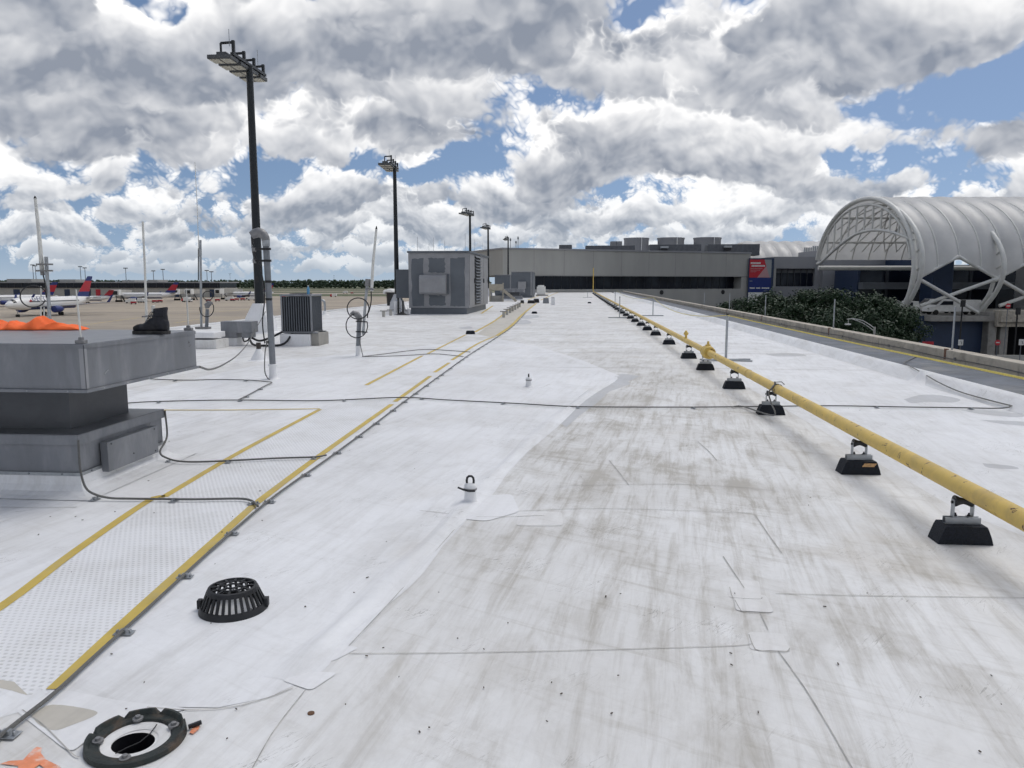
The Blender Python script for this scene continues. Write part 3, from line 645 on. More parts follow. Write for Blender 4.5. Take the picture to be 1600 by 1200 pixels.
# ---- big exhaust hood on its curb
def make_hood(label, loc):
    t = thing('exhaust_hood', label, 'roof vent', loc, 0, 'square grey exhaust hoods')
    x0, x1, y0, y1 = -0.98, 0.92, -0.59, 0.60
    mb = MB(); o, i_ = 0.2, 0.012
    rings = []
    for (d, z) in ((0.21, 0.006), (0.12, 0.012), (0.06, 0.03), (0.025, 0.07), (0.012, 0.155)):
        rings.append([(x0 - d, y0 - d, z), (x1 + d, y0 - d, z), (x1 + d, y1 + d, z), (x0 - d, y1 + d, z)])
    mb.ring_loft(rings, cap=False); ob('flashing', mb, M['roof_clean'], t)
    curb = ob('curb', MB().box(x0, x1, y0, y1, 0.13, 0.445), M['grey_paint'], t, bevel=0.004)
    mb = MB()
    for (a0, a1, b0, b1) in ((x0 - 0.018, x1 + 0.018, y0 - 0.018, y0 - 0.002), (x1 + 0.002, x1 + 0.018, y0 - 0.002, y1 + 0.018), (x0 - 0.018, x1, y1 + 0.002, y1 + 0.018), (x0 - 0.018, x0 - 0.002, y0 - 0.002, y1)): mb.box(a0, a1, b0, b1, 0.378, 0.452)
    mb.box(x0 - 0.018, x1 + 0.018, y0 - 0.018, y1 + 0.018, 0.448, 0.456)
    ob('curb_cap', mb, M['grey_paint'], t)
    tb = ob('termination_bar', MB().box(x0 - 0.016, x1 + 0.016, y0 - 0.018, y0 - 0.012, 0.137, 0.162).box(x1 + 0.013, x1 + 0.018, y0 - 0.012, y1 + 0.016, 0.137, 0.162), M['galv'], t)
    for k in range(7): ob('screw', MB().lathe([(0.008, 0), (0.007, 0.005), (0.0, 0.006)], 8), M['steel'], tb, loc=(x0 + 0.15 + k * 0.27, y0 - 0.018, 0.15), rot=(R(90), 0, 0))
    for k in range(4): ob('screw', MB().lathe([(0.008, 0), (0.007, 0.005), (0.0, 0.006)], 8), M['steel'], tb, loc=(x1 + 0.018, y0 + 0.12 + k * 0.27, 0.15), rot=(0, R(90), 0))
    ob('neck', MB().box(x0 + 0.2, x1 - 0.2, y0 + 0.22, y1 - 0.18, 0.452, 0.86), M['grey_dark'], t, bevel=0.003)
    pn = ob('access_panel', MB().box(x1 + 0.012, x1 + 0.075, y0 + 0.25, y0 + 0.98, 0.105, 0.345), M['grey_paint'], t, bevel=0.005)
    for (yy, zz) in ((y0 + 0.30, 0.325), (y0 + 0.93, 0.325), (y0 + 0.6, 0.18), (y0 + 0.93, 0.13)):
        ob('screw', MB().lathe([(0.008, 0), (0.006, 0.006), (0.0, 0.006)], 8), M['grey_dark'], pn, loc=(x1 + 0.075, yy, zz), rot=(0, R(90), 0))
    hx0, hx1, hy0, hy1 = -1.25, 1.20, -0.85, 0.76
    hood = ob('hood', MB().box(hx0, hx1, hy0, hy1, 0.837, 1.17), M['grey_paint'], t, bevel=0.008)
    ob('drip_lip', MB().box(hx0 - 0.018, hx1 + 0.018, hy0 - 0.018, hy1 + 0.018, 0.818, 0.84), M['grey_paint'], hood, bevel=0.003)
    ob('bird_screen', MB().box(hx0 + 0.1, hx1 - 0.1, hy0 + 0.1, hy1 - 0.1, 0.812, 0.821), M['black'], hood)
    ob('corner_seam', MB().box(hx1 - 0.035, hx1 - 0.002, hy0 - 0.004, hy0 - 0.001, 0.845, 1.16).box(hx1 + 0.001, hx1 + 0.004, hy0 + 0.002, hy0 + 0.03, 0.845, 1.16), M['grey_fresh'], hood)
    ob('top_hem', MB().box(hx0, hx1, hy0 - 0.006, hy0 - 0.001, 1.135, 1.162).box(hx1 + 0.001, hx1 + 0.006, hy0, hy1, 1.135, 1.162), M['grey_paint'], hood)
    ob('scratch', MB().box(-0.42, -0.30, hy0 - 0.0035, hy0 - 0.001, 1.05, 1.056, Matrix.Rotation(0.0, 4, 'Y')).beam((hx1 + 0.002, hy0 + 0.22, 0.93), (hx1 + 0.002, hy0 + 0.27, 0.955), 0.002, 0.008), M['galv'], hood)
    for k in range(8): ob('rivet', MB().lathe([(0.006, 0), (0.005, 0.004), (0.0, 0.005)], 8), M['galv'], hood, loc=(hx0 + 0.15 + k * 0.31, hy0 - 0.018, 0.829), rot=(R(90), 0, 0))
    for k in range(5): ob('rivet', MB().lathe([(0.007, 0), (0.006, 0.004), (0.0, 0.005)], 8), M['galv'], hood, loc=(hx1 + 0.018, hy0 + 0.18 + k * 0.3, 0.829), rot=(0, R(90), 0))
    return t
HX, HY = -4.71, 6.02
hood = make_hood('large grey metal exhaust hood holding a boot and orange cloth', (HX, HY, 0))
far_hood = dup(hood, (-6.15, 72.0, 0), 0, 'small far grey exhaust hood standing before the distant square unit', 0.9)
mb = MB(); mb.cbox((HX + 1.14 - 0.02, HY - 0.82, 0.9), 0.09, 0.05, 0.03); 
# lightning rods clamped to the hood corners
def air_rod(p, h, label, grp='air terminals on the exhaust hood', r=0.0065, name='lightning_rod', m='fibre', lean=(0, 0)):
    t = thing(name, label, 'lightning rod', p, 0, grp)
    ob('clamp', MB().cbox((0, 0, 0.012), 0.07, 0.045, 0.024).cbox((0, 0, 0.03), 0.028, 0.028, 0.03), M['zinc'], t, bevel=0.004)
    ob('rod', MB().tube([(0, 0, 0.02), (lean[0] * 0.5, lean[1] * 0.5, h * 0.6), (lean[0], lean[1], h)], [r, r, r * 0.55], 8), M[m], t, smooth=True); return t
air_rod((HX + 1.16, HY - 0.81, 1.17), 0.385, 'thin pale rod on the nearest top corner of the hood', lean=(-0.01, 0))
air_rod((HX + 1.16, HY + 0.72, 1.17), 0.38, 'thin pale rod behind the boot on the hood corner', lean=(0.0, 0))

# ---- work boot
def make_boot(loc, rz):
    t = thing('work_boot', 'single black lace-up work boot on top of the exhaust hood', 'boot', loc, rz)
    def sec(x, w, zb, zt, n=16, pw=2.6, yo=0.0):
        r = []
        for i in range(n):
            a = 2 * math.pi * i / n; cx, sy = math.cos(a), math.sin(a)
            r.append((x, yo + 0.5 * w * math.copysign(abs(cx) ** (2 / pw), cx), (zb + zt) / 2 + (zt - zb) / 2 * math.copysign(abs(sy) ** (2 / pw), sy)))
        return r
    rings = [sec(x, w, 0.024, zt) for (x, w, zt) in ((0.012, 0.03, 0.05), (0.022, 0.065, 0.066), (0.045, 0.092, 0.078), (0.075, 0.103, 0.085), (0.105, 0.106, 0.093), (0.135, 0.102, 0.112), (0.16, 0.096, 0.135), (0.2, 0.088, 0.15), (0.25, 0.084, 0.15), (0.285, 0.078, 0.145), (0.305, 0.055, 0.12), (0.31, 0.02, 0.1))]
    mb = MB(); mb.ring_loft(rings)
    # shaft
    sh = []
    for (z, x0, x1, w) in ((0.10, 0.155, 0.309, 0.088), (0.14, 0.172, 0.305, 0.087), (0.17, 0.186, 0.301, 0.089), (0.195, 0.192, 0.304, 0.094), (0.213, 0.190, 0.309, 0.098), (0.222, 0.196, 0.306, 0.094), (0.222, 0.206, 0.296, 0.078), (0.19, 0.206, 0.292, 0.07)):
        cx, hx = (x0 + x1) / 2, (x1 - x0) / 2
        sh.append([(cx + hx * math.cos(2 * math.pi * i / 20), 0.5 * w * math.sin(2 * math.pi * i / 20), z + (0.006 * math.cos(2 * math.pi * i / 20) if z > 0.2 else 0)) for i in range(20)])
    mb.ring_loft(sh); up = ob('upper', mb, M['boot'], t, smooth=True)
    out = [(0.0, 0.0), (0.006, 0.026), (0.03, 0.047), (0.08, 0.056), (0.13, 0.053), (0.18, 0.045), (0.24, 0.043), (0.29, 0.042), (0.313, 0.027), (0.318, 0.0)]
    out = out + [(x, -y) for (x, y) in reversed(out[1:-1])]
    ob('sole', MB().prism(out, 0.0, 0.03), M['boot_sole'], t, bevel=0.005)
    ob('toe_cap', MB().ring_loft([sec(x, w + 0.004, 0.03, zt + 0.003) for (x, w, zt) in ((0.010, 0.03, 0.05), (0.02, 0.067, 0.066), (0.043, 0.093, 0.078), (0.07, 0.104, 0.085))]), M['boot_sole'], t, smooth=True)
    lc = MB()
    for k in range(6):
        x, z = 0.125 + k * 0.013, 0.108 + k * 0.0165; w = 0.026
        lc.tube([(x, -w, z - 0.004), (x - 0.003, 0, z + 0.006), (x + 0.012, w, z + 0.008)], 0.0028, 6); lc.tube([(x, w, z - 0.004), (x - 0.003, 0, z + 0.006), (x + 0.012, -w, z + 0.008)], 0.0028, 6)
    lc.tube([(0.185, -0.01, 0.2), (0.165, -0.03, 0.17), (0.15, -0.045, 0.125), (0.17, -0.05, 0.1)], 0.0028, 6)
    ob('laces', lc, M['black'], t, smooth=True)
    ob('tongue', MB().cbox((0.188, 0, 0.212), 0.012, 0.05, 0.06), M['fibre'], t, bevel=0.005)
    ob('ankle_pad', MB().cbox((0.255, -0.047, 0.175), 0.085, 0.008, 0.05), M['boot'], t, bevel=0.004)
    return t
bp = at(208, 522, 1.17)
make_boot((bp.x, bp.y, 1.17), R(3))
# ---- crumpled orange cloth
def make_cloth():
    c0 = at(127, 516, 1.17); x1 = c0.x; x0 = x1 - 1.25; y1 = c0.y + 0.22; y0 = c0.y - 0.10
    nx, ny = 150, 56; mb = MB()
    def fold(p, f, sd):
        v = mnoise.noise(Vector((p.x * f, p.y * f * 0.8, sd))); return 1 - 2.4 * abs(v)
    for j in range(ny + 1):
        for i in range(nx + 1):
            s, q = i / nx, j / ny
            e = min(1.0, 5.0 * (1 - s), 6 * s, 4.2 * q, 4.2 * (1 - q)); e = max(0.0, e) ** 0.55
            wid = 0.55 + 0.45 * math.sin(math.pi * min(1, max(0, s * 0.9 + 0.12)))
            x = x0 + (x1 - x0) * s + 0.03 * mnoise.noise(Vector((s * 6, q * 4, 7.7)))
            y = (y0 + y1) / 2 + (y1 - y0) * (q - 0.5) * wid + 0.04 * mnoise.noise(Vector((s * 7, q * 2, 1.3)))
            p = Vector((s * 5.2, q * 1.9, 0))
            wp = Vector((p.x + 0.5 * mnoise.noise(p * 0.8), p.y + 0.5 * mnoise.noise(p * 0.8 + Vector((5, 5, 0))), 0))
            f1, f2, f3 = fold(wp, 0.75, 0.3), fold(wp, 1.5, 4.1), mnoise.noise(wp * 4.2)
            hump = 0.46 + 0.5 * math.exp(-((s - 0.6) / 0.14) ** 2) + 0.25 * math.exp(-((s - 0.18) / 0.12) ** 2)
            z = e * hump * (0.062 + 0.056 * max(f1, -0.9) + 0.028 * f2 + 0.008 * f3)
            mb.v.append((x, y, max(0.004, z)))
    w = nx + 1
    for j in range(ny):
        for i in range(nx): mb.f.append((j * w + i, j * w + i + 1, (j + 1) * w + i + 1, (j + 1) * w + i))
    o = ob('safety_vest', mb, M['orange'], None, smooth=True, loc=(0, 0, 1.172))
    o.modifiers.new('thick', 'SOLIDIFY').thickness = 0.003
    return tag(o, 'crumpled bright orange safety vest lying on the exhaust hood', 'vest')
make_cloth()

# ---- lightning-protection cables with their clips
CL = MB()
clip_me = None
def cable(name, pts, label, r=0.0085, clips=0.0, n=6, m='cable', off=0.4):
    global clip_me
    path = smooth_path(pts, 7)
    o = tag(ob(name, MB().tube(path, r, 7), M[m], None, smooth=True), label, 'cable', 'roof cables')
    if clips:
        if clip_me is None:
            b = MB().cbox((0, 0, 0.003), 0.05, 0.085, 0.004).cbox((0, 0.0, 0.013), 0.022, 0.028, 0.018).cbox((0, 0.03, 0.011), 0.016, 0.008, 0.014).cbox((0, -0.03, 0.011), 0.016, 0.008, 0.014)
            tmp = ob('clip', b, M['galv'], None, bevel=0.002); clip_me = tmp.data; bpy.data.objects.remove(tmp)
        d, acc = 0.0, clips * off
        for k in range(1, len(path)):
            seg = path[k] - path[k - 1]; d += seg.length
            if d >= acc and path[k].z < 0.05:
                ob('clip', clip_me, None, o, loc=(path[k].x, path[k].y, Z(4.2)), rot=(0, 0, math.atan2(seg.y, seg.x))); acc += clips * (0.85 + 0.3 * random.random())
    return o
def G(*uv, z=0.022): return [at(u, v, z) for (u, v) in uv]
cable('lightning_cable', G((-20, 1168), (0, 1150), (40, 1118), (88, 1080), (160, 1014), (240, 942), (325, 864), (405, 794), (455, 756), (510, 718), (570, 674), (632, 627), (690, 585), (735, 553), (776, 527), (803, 508), (822, 488)), 'long braided cable clipped beside the right yellow border', clips=0.78, off=0.12)
cable('lightning_cable', [Vector((-3.765, 5.405, 0.42)), Vector((-3.762, 5.40, 0.2)), at(134, 762, 0.09), at(150, 773, 0.045), at(172, 778, 0.026)] + G((200, 779), (300, 780), (370, 779), (392, 782), (403, 791)), 'cable from the near hood corner over the walkway', clips=0.6, off=0.75)
cable('lightning_cable', [Vector((-3.765, 6.64, 0.44)), Vector((-3.76, 6.64, 0.2)), at(250, 706, 0.10), at(262, 716, 0.045), at(285, 721, 0.024)] + G((330, 721), (430, 716), (490, 714), (510, 711)), 'cable from the far hood corner over the walkway', clips=0.8)
cable('lightning_cable', G((170, 632), (228, 628), (300, 626), (375, 625), (500, 626), (625, 621), (700, 625), (800, 630), (890, 635), (980, 636), (1100, 636), (1200, 635), (1300, 634), (1420, 636), (1500, 637), (1550, 638)) + [at(1572, 637, 0.045), at(1581, 634, 0.058)], 'long cable crossing the whole roof under the pipe', clips=1.3)
cable('lightning_cable', [at(1581, 634, 0.058), at(1545, 625, 0.053), at(1500, 612, 0.054), at(1468, 598, 0.09), at(1440, 582, 0.155), at(1420, 571, 0.19), at(1412, 567, 0.19), at(1424, 561, 0.155), at(1435, 556, 0.15)], 'cable slanting back to the right roof edge', clips=1.4)
cable('lightning_cable', G((372, 625), (390, 616), (412, 604), (425, 598)), 'short slanting cable joining the conduit base', clips=0.9)
cable('lightning_cable', G((230, 592), (290, 594), (340, 593), (390, 594), (424, 597)), 'cable running from behind the hood to the conduit base', clips=1.2)
cable('lightning_cable', G((566, 557), (600, 553), (640, 548), (672, 546), (735, 550)), 'farther of two cables from the looped antenna pipe')
cable('lightning_cable', G((566, 557), (590, 557), (640, 555), (680, 553), (724, 557)), 'nearer of two cables from the looped antenna pipe')
cable('hanging_cable', [Vector((-3.49, 6.79, 0.83)), aty(330, 577, 8.2), aty(352, 568, 10.5), aty(372, 554, 13.5), aty(388, 535, 16.5), aty(402, 510, 20), aty(415, 487, 23.6)], 'cable hanging from the hood corner to the light pole', r=0.011)
# orange spray marks and bits of debris
mk = MB()
for uvs in ([(0, 1195), (15, 1190), (36, 1189), (44, 1180), (52, 1172), (58, 1168), (66, 1170), (64, 1178), (72, 1188), (92, 1198), (110, 1212), (70, 1202), (62, 1196), (50, 1204), (30, 1212), (28, 1198), (10, 1196)], [(296, 1146), (303, 1136), (313, 1132), (311, 1140), (302, 1148)]):
    c = [at(u, v) for (u, v) in uvs]; mk.add([(p.x, p.y, Z(3)) for p in c], [tuple(range(len(c)))])
ob('paint_mark', mk, M['spray'], roof)
db = MB(); random.seed(31)
for k in range(72):
    u, v = random.uniform(60, 1590), random.uniform(620, 1190) if k % 3 else random.uniform(760, 1190)
    p = at(u, v); s = random.uniform(0.0022, 0.0055) * (1.6 if k % 9 == 0 else 1); a = random.uniform(0, 6.28)
    db.cbox((p.x, p.y, Z(4) + 0.002), s * random.uniform(1, 3.4), s, 0.003, a)
tag(ob('debris', db, mat('leaf bits', (0.07, 0.055, 0.04), 0.9, var=0.5, vs=30), roof), kind='stuff')
ob('coin_mark', MB().lathe([(0.013, 0.0), (0.013, 0.004), (0.0, 0.005)], 16), mat('rusty fastener', (0.12, 0.06, 0.03), 0.7), roof, loc=at(486, 1115, 0))

# ---- roof anchors
def anchor(p, label, s=1.0, eye=True):
    t = thing('roof_anchor', label, 'roof anchor', p, 0, 'roof anchors')
    ob('sleeve', MB().lathe([(0.07, 0.0), (0.06, 0.006), (0.048, 0.02), (0.044, 0.05), (0.043, 0.1), (0.046, 0.112), (0.046, 0.13), (0.036, 0.142), (0.03, 0.146), (0.0, 0.146)], 22), M['patch'], t, smooth=True)
    ob('sealant', MB().lathe([(0.045, 0.094), (0.05, 0.1), (0.05, 0.108), (0.044, 0.112)], 22), M['zinc'], t, smooth=True)
    if eye:
        ob('ring', MB().tube([(-0.024, 0, 0.14), (-0.026, 0, 0.165), (-0.022, 0, 0.186), (-0.010, 0, 0.198), (0.010, 0, 0.198), (0.022, 0, 0.186), (0.026, 0, 0.165), (0.024, 0, 0.14)], 0.0085, 8), M['iron'], t, smooth=True)
        ob('tie_strap', MB().tube([(-0.085, -0.05, 0.125), (-0.04, -0.052, 0.108), (0.0, -0.055, 0.1), (0.04, -0.04, 0.098)], 0.007, 6), M['black'], t, smooth=True)
    else: ob('stud', MB().tube([(0, 0, 0.14), (0, 0, 0.2)], 0.012, 8), M['iron'], t)
    return t
p = at(735, 785); anchor((p.x, p.y, 0), 'white roof anchor with black ring in the foreground')
p = at(826, 604); anchor((p.x, p.y, Z(1)), 'small white capped roof anchor farther out on the clean sheet', eye=False)
ob('anchor_patch', MB().strip([at(798, 603), at(858, 606)], 0.5, Z(1.6)), M['roof_clean'], roof)

# ---- yellow gas pipe, valve, supports
def pipe_x(y): return 2.40 - 0.0022 * y
gp = thing('gas_pipe', 'long yellow painted gas pipe raised on rubber blocks', 'pipe', (2.3, 60, 0.34))
PZ = 0.345
mb = MB(); mb.tube([(pipe_x(y) - 2.3, y - 60, 0.0) for y in (1.2, 4, 8, 12, 18, 26, 40, 60, 90, 118)], 0.056, 20); ob('pipe_run', mb, M['yellow_pipe'], gp, smooth=True)
ob('pipe_riser', MB().tube([(pipe_x(118) - 2.3, 58, 0), (pipe_x(118) - 2.3, 58, 3.5)], 0.07, 10), M['yellow_pipe'], gp, smooth=True)
yv = 14.3; xv = pipe_x(yv) - 2.3
vl = ob('valve', MB().lathe([(0.058, -0.2), (0.11, -0.2), (0.11, -0.165), (0.08, -0.15), (0.115, -0.08), (0.125, 0.0), (0.115, 0.08), (0.08, 0.15), (0.11, 0.165), (0.11, 0.2), (0.058, 0.2)], 18, Matrix.Rotation(R(90), 4, 'X'), cap=False), M['yellow_pipe'], gp, smooth=True, loc=(xv, yv - 60, 0))
ob('stem', MB().lathe([(0.05, 0.09), (0.05, 0.14), (0.025, 0.145), (0.02, 0.2), (0.0, 0.2)], 12), M['yellow_pipe'], vl, smooth=True)
yv = 17.2; xv = pipe_x(yv) - 2.3
ob('test_tap', MB().lathe([(0.03, 0.04), (0.026, 0.12), (0.05, 0.13), (0.055, 0.165), (0.03, 0.19), (0.024, 0.215), (0.0, 0.225)], 14), M['yellow_pipe'], gp, smooth=True, loc=(xv, yv - 60, 0))
for yv in (10.9, 22.0, 33.0, 44.0):
    ob('coupling', MB().tube([(pipe_x(yv) - 2.3, yv - 60 - 0.012, 0), (pipe_x(yv) - 2.3, yv - 60 + 0.012, 0)], 0.0605, 20), M['yellow_pipe'], gp, smooth=True)
yv = 9.35; xv = pipe_x(yv)
gc = tag(ob('ground_clamp', MB().lathe([(0.059, -0.022), (0.066, -0.022), (0.066, 0.022), (0.059, 0.022)], 20, Matrix.Rotation(R(90), 4, 'X'), cap=False), M['zinc'], gp, smooth=True, loc=(xv - 2.3, yv - 60, 0)))
mb = MB(); mb.cbox((-0.03, 0, 0.075), 0.02, 0.03, 0.03).tube([(-0.05, -0.03, 0.085), (0.05, 0.02, 0.085), (0.09, 0.04, 0.05)], 0.006, 6); ob('bolt', mb, M['zinc'], gc)
cable('bonding_wire', [Vector((xv - 0.05, yv - 0.03, PZ + 0.03)), Vector((xv - 0.11, yv - 0.05, PZ - 0.04)), Vector((xv - 0.10, yv - 0.12, 0.2)), Vector((xv - 0.12, yv - 0.35, 0.08)), at(1160, 635, 0.022), at(1143, 636, 0.022)], 'curved bonding wire from the yellow pipe down to the long cable', r=0.009)
def make_support():
    t = thing('pipe_support', '', 'pipe support', (0, 0, 0), 0, 'rubber pipe supports under the yellow pipe')
    prof = [(-0.165, 0.0), (0.165, 0.0), (0.150, 0.05), (0.135, 0.088), (0.122, 0.115), (-0.122, 0.115), (-0.135, 0.088), (-0.155, 0.03)]
    Mx = Matrix.Rotation(R(90), 4, 'X')
    ob('rubber_block', MB().prism(prof, -0.075, 0.075, Mx), M['rubber'], t, bevel=0.006)
    ch = MB().box(-0.105, 0.105, -0.0215, 0.0215, 0.116, 0.121).box(-0.105, 0.105, -0.0215, -0.0185, 0.121, 0.157).box(-0.105, 0.105, 0.0185, 0.0215, 0.121, 0.157).box(-0.105, 0.105, -0.0185, -0.010, 0.152, 0.157).box(-0.105, 0.105, 0.010, 0.0185, 0.152, 0.157)
    ob('strut_channel', ch, M['galv'], t)
    for s in (-1, 1):
        br = ob('bracket', MB().box(s * 0.058 - 0.003, s * 0.058 + 0.003, -0.02, 0.02, 0.158, 0.268).box(min(s * 0.055, s * 0.03), max(s * 0.055, s * 0.03), -0.02, 0.02, 0.158, 0.163), M['galv'], t)
        ob('bolt', MB().lathe([(0.011, 0), (0.011, 0.008), (0.006, 0.009), (0.006, 0.02), (0, 0.02)], 6), M['iron'], br, loc=(s * 0.04, 0, 0.163))
        ob('nut', MB().lathe([(0.01, 0), (0.01, 0.008), (0, 0.009)], 6), M['iron'], br, loc=(s * 0.061, 0, 0.25), rot=(0, s * R(90), 0))
    ob('roller', MB().lathe([(0.034, -0.053), (0.036, -0.046), (0.024, -0.02), (0.019, 0.0), (0.024, 0.02), (0.036, 0.046), (0.034, 0.053)], 16, Matrix.Translation((0, 0, 0.258)) @ Matrix.Rotation(R(90), 4, 'Y')), M['black'], t, smooth=True)
    return t
sup = None
SY = [at(u, v).y for (u, v) in ((1517, 846), (1352, 739), (1200, 647), (1143, 607), (1102, 578), (1074, 560), (1037, 538), (1013, 524), (999, 516), (988, 509))]
y = SY[-1]
while y < 114: y += 2.9; SY.append(y)
ones = 'first second third fourth fifth sixth seventh eighth ninth tenth eleventh twelfth thirteenth fourteenth fifteenth sixteenth seventeenth eighteenth nineteenth twentieth'.split()
def ordinal(k): return ones[k] if k < 20 else ('twenty-' if k < 29 else 'thirty-' if k < 39 else 'forty-') + ones[k % 10 if k not in (29, 39) else 9] if k not in (29, 39) else ('thirtieth' if k == 29 else 'fortieth')
for k, y in enumerate(SY):
    lab = 'black rubber block under the yellow pipe, %s from the camera%s' % (ordinal(k), ', with a tan sticker' if k == 1 else '')
    if sup is None: sup = make_support(); sup.location = (pipe_x(y), y, 0); sup['label'] = lab; o = sup
    else: o = dup(sup, (pipe_x(y) + random.uniform(-0.02, 0.02), y, 0), R(random.uniform(-3, 3)), lab)
    if k == 1: ob('sticker', MB().add([(0.0, -0.0785, 0.07), (0.10, -0.0785, 0.07), (0.125, -0.0785, 0.1), (0.02, -0.0785, 0.1)], [(0, 1, 2, 3)]), M['sticker'], o)

# ---- warning-line stanchions and rope on the right
def stanchion(p, label, h=0.95):
    t = thing('warning_stanchion', label, 'stanchion', p, 0, 'warning line stanchions')
    ob('post', MB().box(-0.022, 0.022, -0.022, 0.022, 0.03, h), M['galv'], t, bevel=0.004)
    for a in (12, -14):
        ob('foot', MB().cbox((0, 0, 0.018 + (0.012 if a > 0 else 0)), 1.05, 0.05, 0.03, R(a)), M['galv'], t, bevel=0.004)
    ob('cap', MB().cbox((0, 0, h + 0.012), 0.05, 0.05, 0.03), M['black'], t, bevel=0.005)
    return t
p0 = at(1134, 564); stanchion((p0.x, p0.y, 0), 'grey metal stanchion right of the yellow valve, holding the rope')
st = [(p0, 0.95)]
for (u, v, lab) in ((968, 497, 'thin grey stanchion standing left of the yellow pipe far off'), (961, 478, 'far stanchion just right of the pipe row'), (918, 465, 'most distant stanchion near the end wall')):
    p = at(u, v); stanchion((p.x, p.y, 0), lab); st.append((p, 0.95))
rp = []
B = Vector((p0.x, p0.y, 0.94)); A = B.lerp(at(1600, 589, 0.93), 1.3)
for k in range(13): t = k / 12; q = A.lerp(B, t); q.z -= 0.015 * 4 * t * (1 - t); rp.append(q)
Bq = Vector((p0.x + 1.0, 30, 0.9))
for (a, b) in ((B, Vector((3.6, 38, 0.9))), (Vector((3.6, 38, 0.9)), Vector((3.4, 70, 0.9)))):
    for k in range(1, 11): t = k / 10; q = a.lerp(b, t); q.z -= 0.3 * 4 * t * (1 - t); rp.append(q)
tag(ob('warning_rope', MB().tube(rp, 0.009, 6), M['rope'], None, smooth=True), 'thin yellow rope strung from the stanchion along the right edge', 'rope')
for (x, y_, lab) in ((3.6, 38.0, 'stanchion between the pipe and the parapet, ending the near rope span'),):
    stanchion((x, y_, 0), lab, 0.9)
# railing posts on the parapet
k = 0
for (u, v, h, lab) in ((1430, 546, 0.8, 'thin post on the parapet nearest the camera'), (1266, 513, 0.8, 'thin post on the parapet before the trees, second from the right'), (1177, 494, 0.78, 'thin post on the parapet, third from the right'), (1121, 484, 0.75, 'thin post on the parapet before the grey wall, fourth from the right'), (1083, 477, 0.7, 'thin distant post on the parapet, fifth from the right')):
    q = at(u, v, 0.36); t = thing('parapet_post', lab, 'post', (6.97, q.y, 0.36), 0, 'thin posts on the parapet')
    ob('rod', MB().tube([(0, 0, 0), (0, 0, h)], 0.018, 8), M['galv'], t); ob('foot_plate', MB().cbox((-0.10, 0, -0.08), 0.05, 0.08, 0.2), mat('rusty plate', (0.17, 0.09, 0.06), 0.8, var=0.4, vs=20) if k == 0 else bpy.data.materials['rusty plate'], t); k += 1
# spare rubber blocks lying about
for (u, v, rz, lab) in ((835, 490, 0, 'spare black rubber block lying right of the walkway'), (735, 522, 10, 'low dark handle-like block on the walkway'), (921, 474, 0, 'spare dark block left of the pipe row far off')):
    p = at(u, v); t = thing('rubber_block', lab, 'rubber block', (p.x, p.y, 0), R(rz), 'spare blocks on the roof')
    ob('block', MB().prism([(-0.15, 0), (0.15, 0), (0.13, 0.09), (0.11, 0.105), (-0.11, 0.105), (-0.13, 0.09)], -0.07, 0.07, Matrix.Rotation(R(90), 4, 'X')), M['rubber'], t, bevel=0.006)
    ob('strap_rail', MB().box(-0.1, 0.1, -0.02, 0.02, 0.105, 0.115), M['zinc'], t)

# ================================================================== MIDDLE DISTANCE ON THE ROOF
# ---- tall apron floodlight poles along the left eave
def make_floodlight(label, loc):
    t = thing('floodlight_pole', label, 'light pole', loc, 0, 'floodlight poles along the left roof edge')
    rings = []
    for (d, z) in ((0.55, 0.004), (0.42, 0.05), (0.34, 0.5), (0.2, 0.85), (0.16, 0.95)):
        rings.append([(-d, -d, z), (d, -d, z), (d, d, z), (-d, d, z)])
    ob('flashing', MB().ring_loft(rings, cap=False), M['patch'], t)
    pl = ob('pole', MB().tube([(0, 0, 0.0), (0, 0, 4.0), (0, 0, 8.24)], [0.15, 0.125, 0.10], 10), M['pole'], t, smooth=True)
    ob('hand_hole', MB().cbox((0, -0.15, 1.7), 0.1, 0.02, 0.2), M['black'], pl)
    bar = ob('crossbar', MB().beam((0, -1.2, 8.27), (0, 1.2, 8.27), 0.10, 0.08), M['pole'], t)
    for k, y in enumerate((-1.08, -0.36, 0.36, 1.08)):
        h = 0.40 if k == 0 else 0.30
        arm = ob('bracket', MB().beam((0, y, 8.27), (0, y, 8.27 + h), 0.08).beam((0.04, y, 8.27 + h - 0.05), (-0.36, y - 0.05, 8.27 + h - 0.08), 0.06).beam((-0.36, y - 0.05, 8.27 + h - 0.08), (-0.36, y - 0.05, 8.26), 0.05), M['pole'], t)
        lp = ob('lamp_head', MB().prism([(-0.70, y - 0.27), (0.02, y - 0.27), (0.02, y + 0.27), (-0.70, y + 0.27)], 8.10, 8.22), M['lamp_body'], t, bevel=0.02)
        for j, xx in enumerate((-0.52, -0.17)):
            ob('lens', MB().cbox((xx, y, 8.096), 0.30, 0.46, 0.014), M['lens'], lp)
        ob('driver_box', MB().cbox((-0.34, y, 8.28), 0.3, 0.2, 0.12), M['lamp_body'], lp, bevel=0.01)
    for y in (-1.12, 0.9):
        ob('spike', MB().tube([(-0.1, y, 8.5), (-0.1, y, 8.98)], 0.01, 5), M['galv'], t)
    return t
PL = [(404, 24.0), (620, 44.5), (735, 75), (763, 94), (794, 119)]
labs = ('tallest-looking floodlight pole nearest the camera behind the grey conduit', 'floodlight pole rising behind the left of the big grey unit', 'floodlight pole rising behind the roof of the big grey unit', 'floodlight pole just right of the big grey unit', 'farthest floodlight pole before the left end of the grey terminal')
fl = None
for k, (u, y) in enumerate(PL):
    p = aty(u, 442, y); z = 0
    if fl is None: fl = make_floodlight(labs[0], (p.x, p.y, 0))
    else:
        o = dup(fl, (p.x, p.y, 0), R((0, 4, -10, -6, 0)[k]), labs[k])

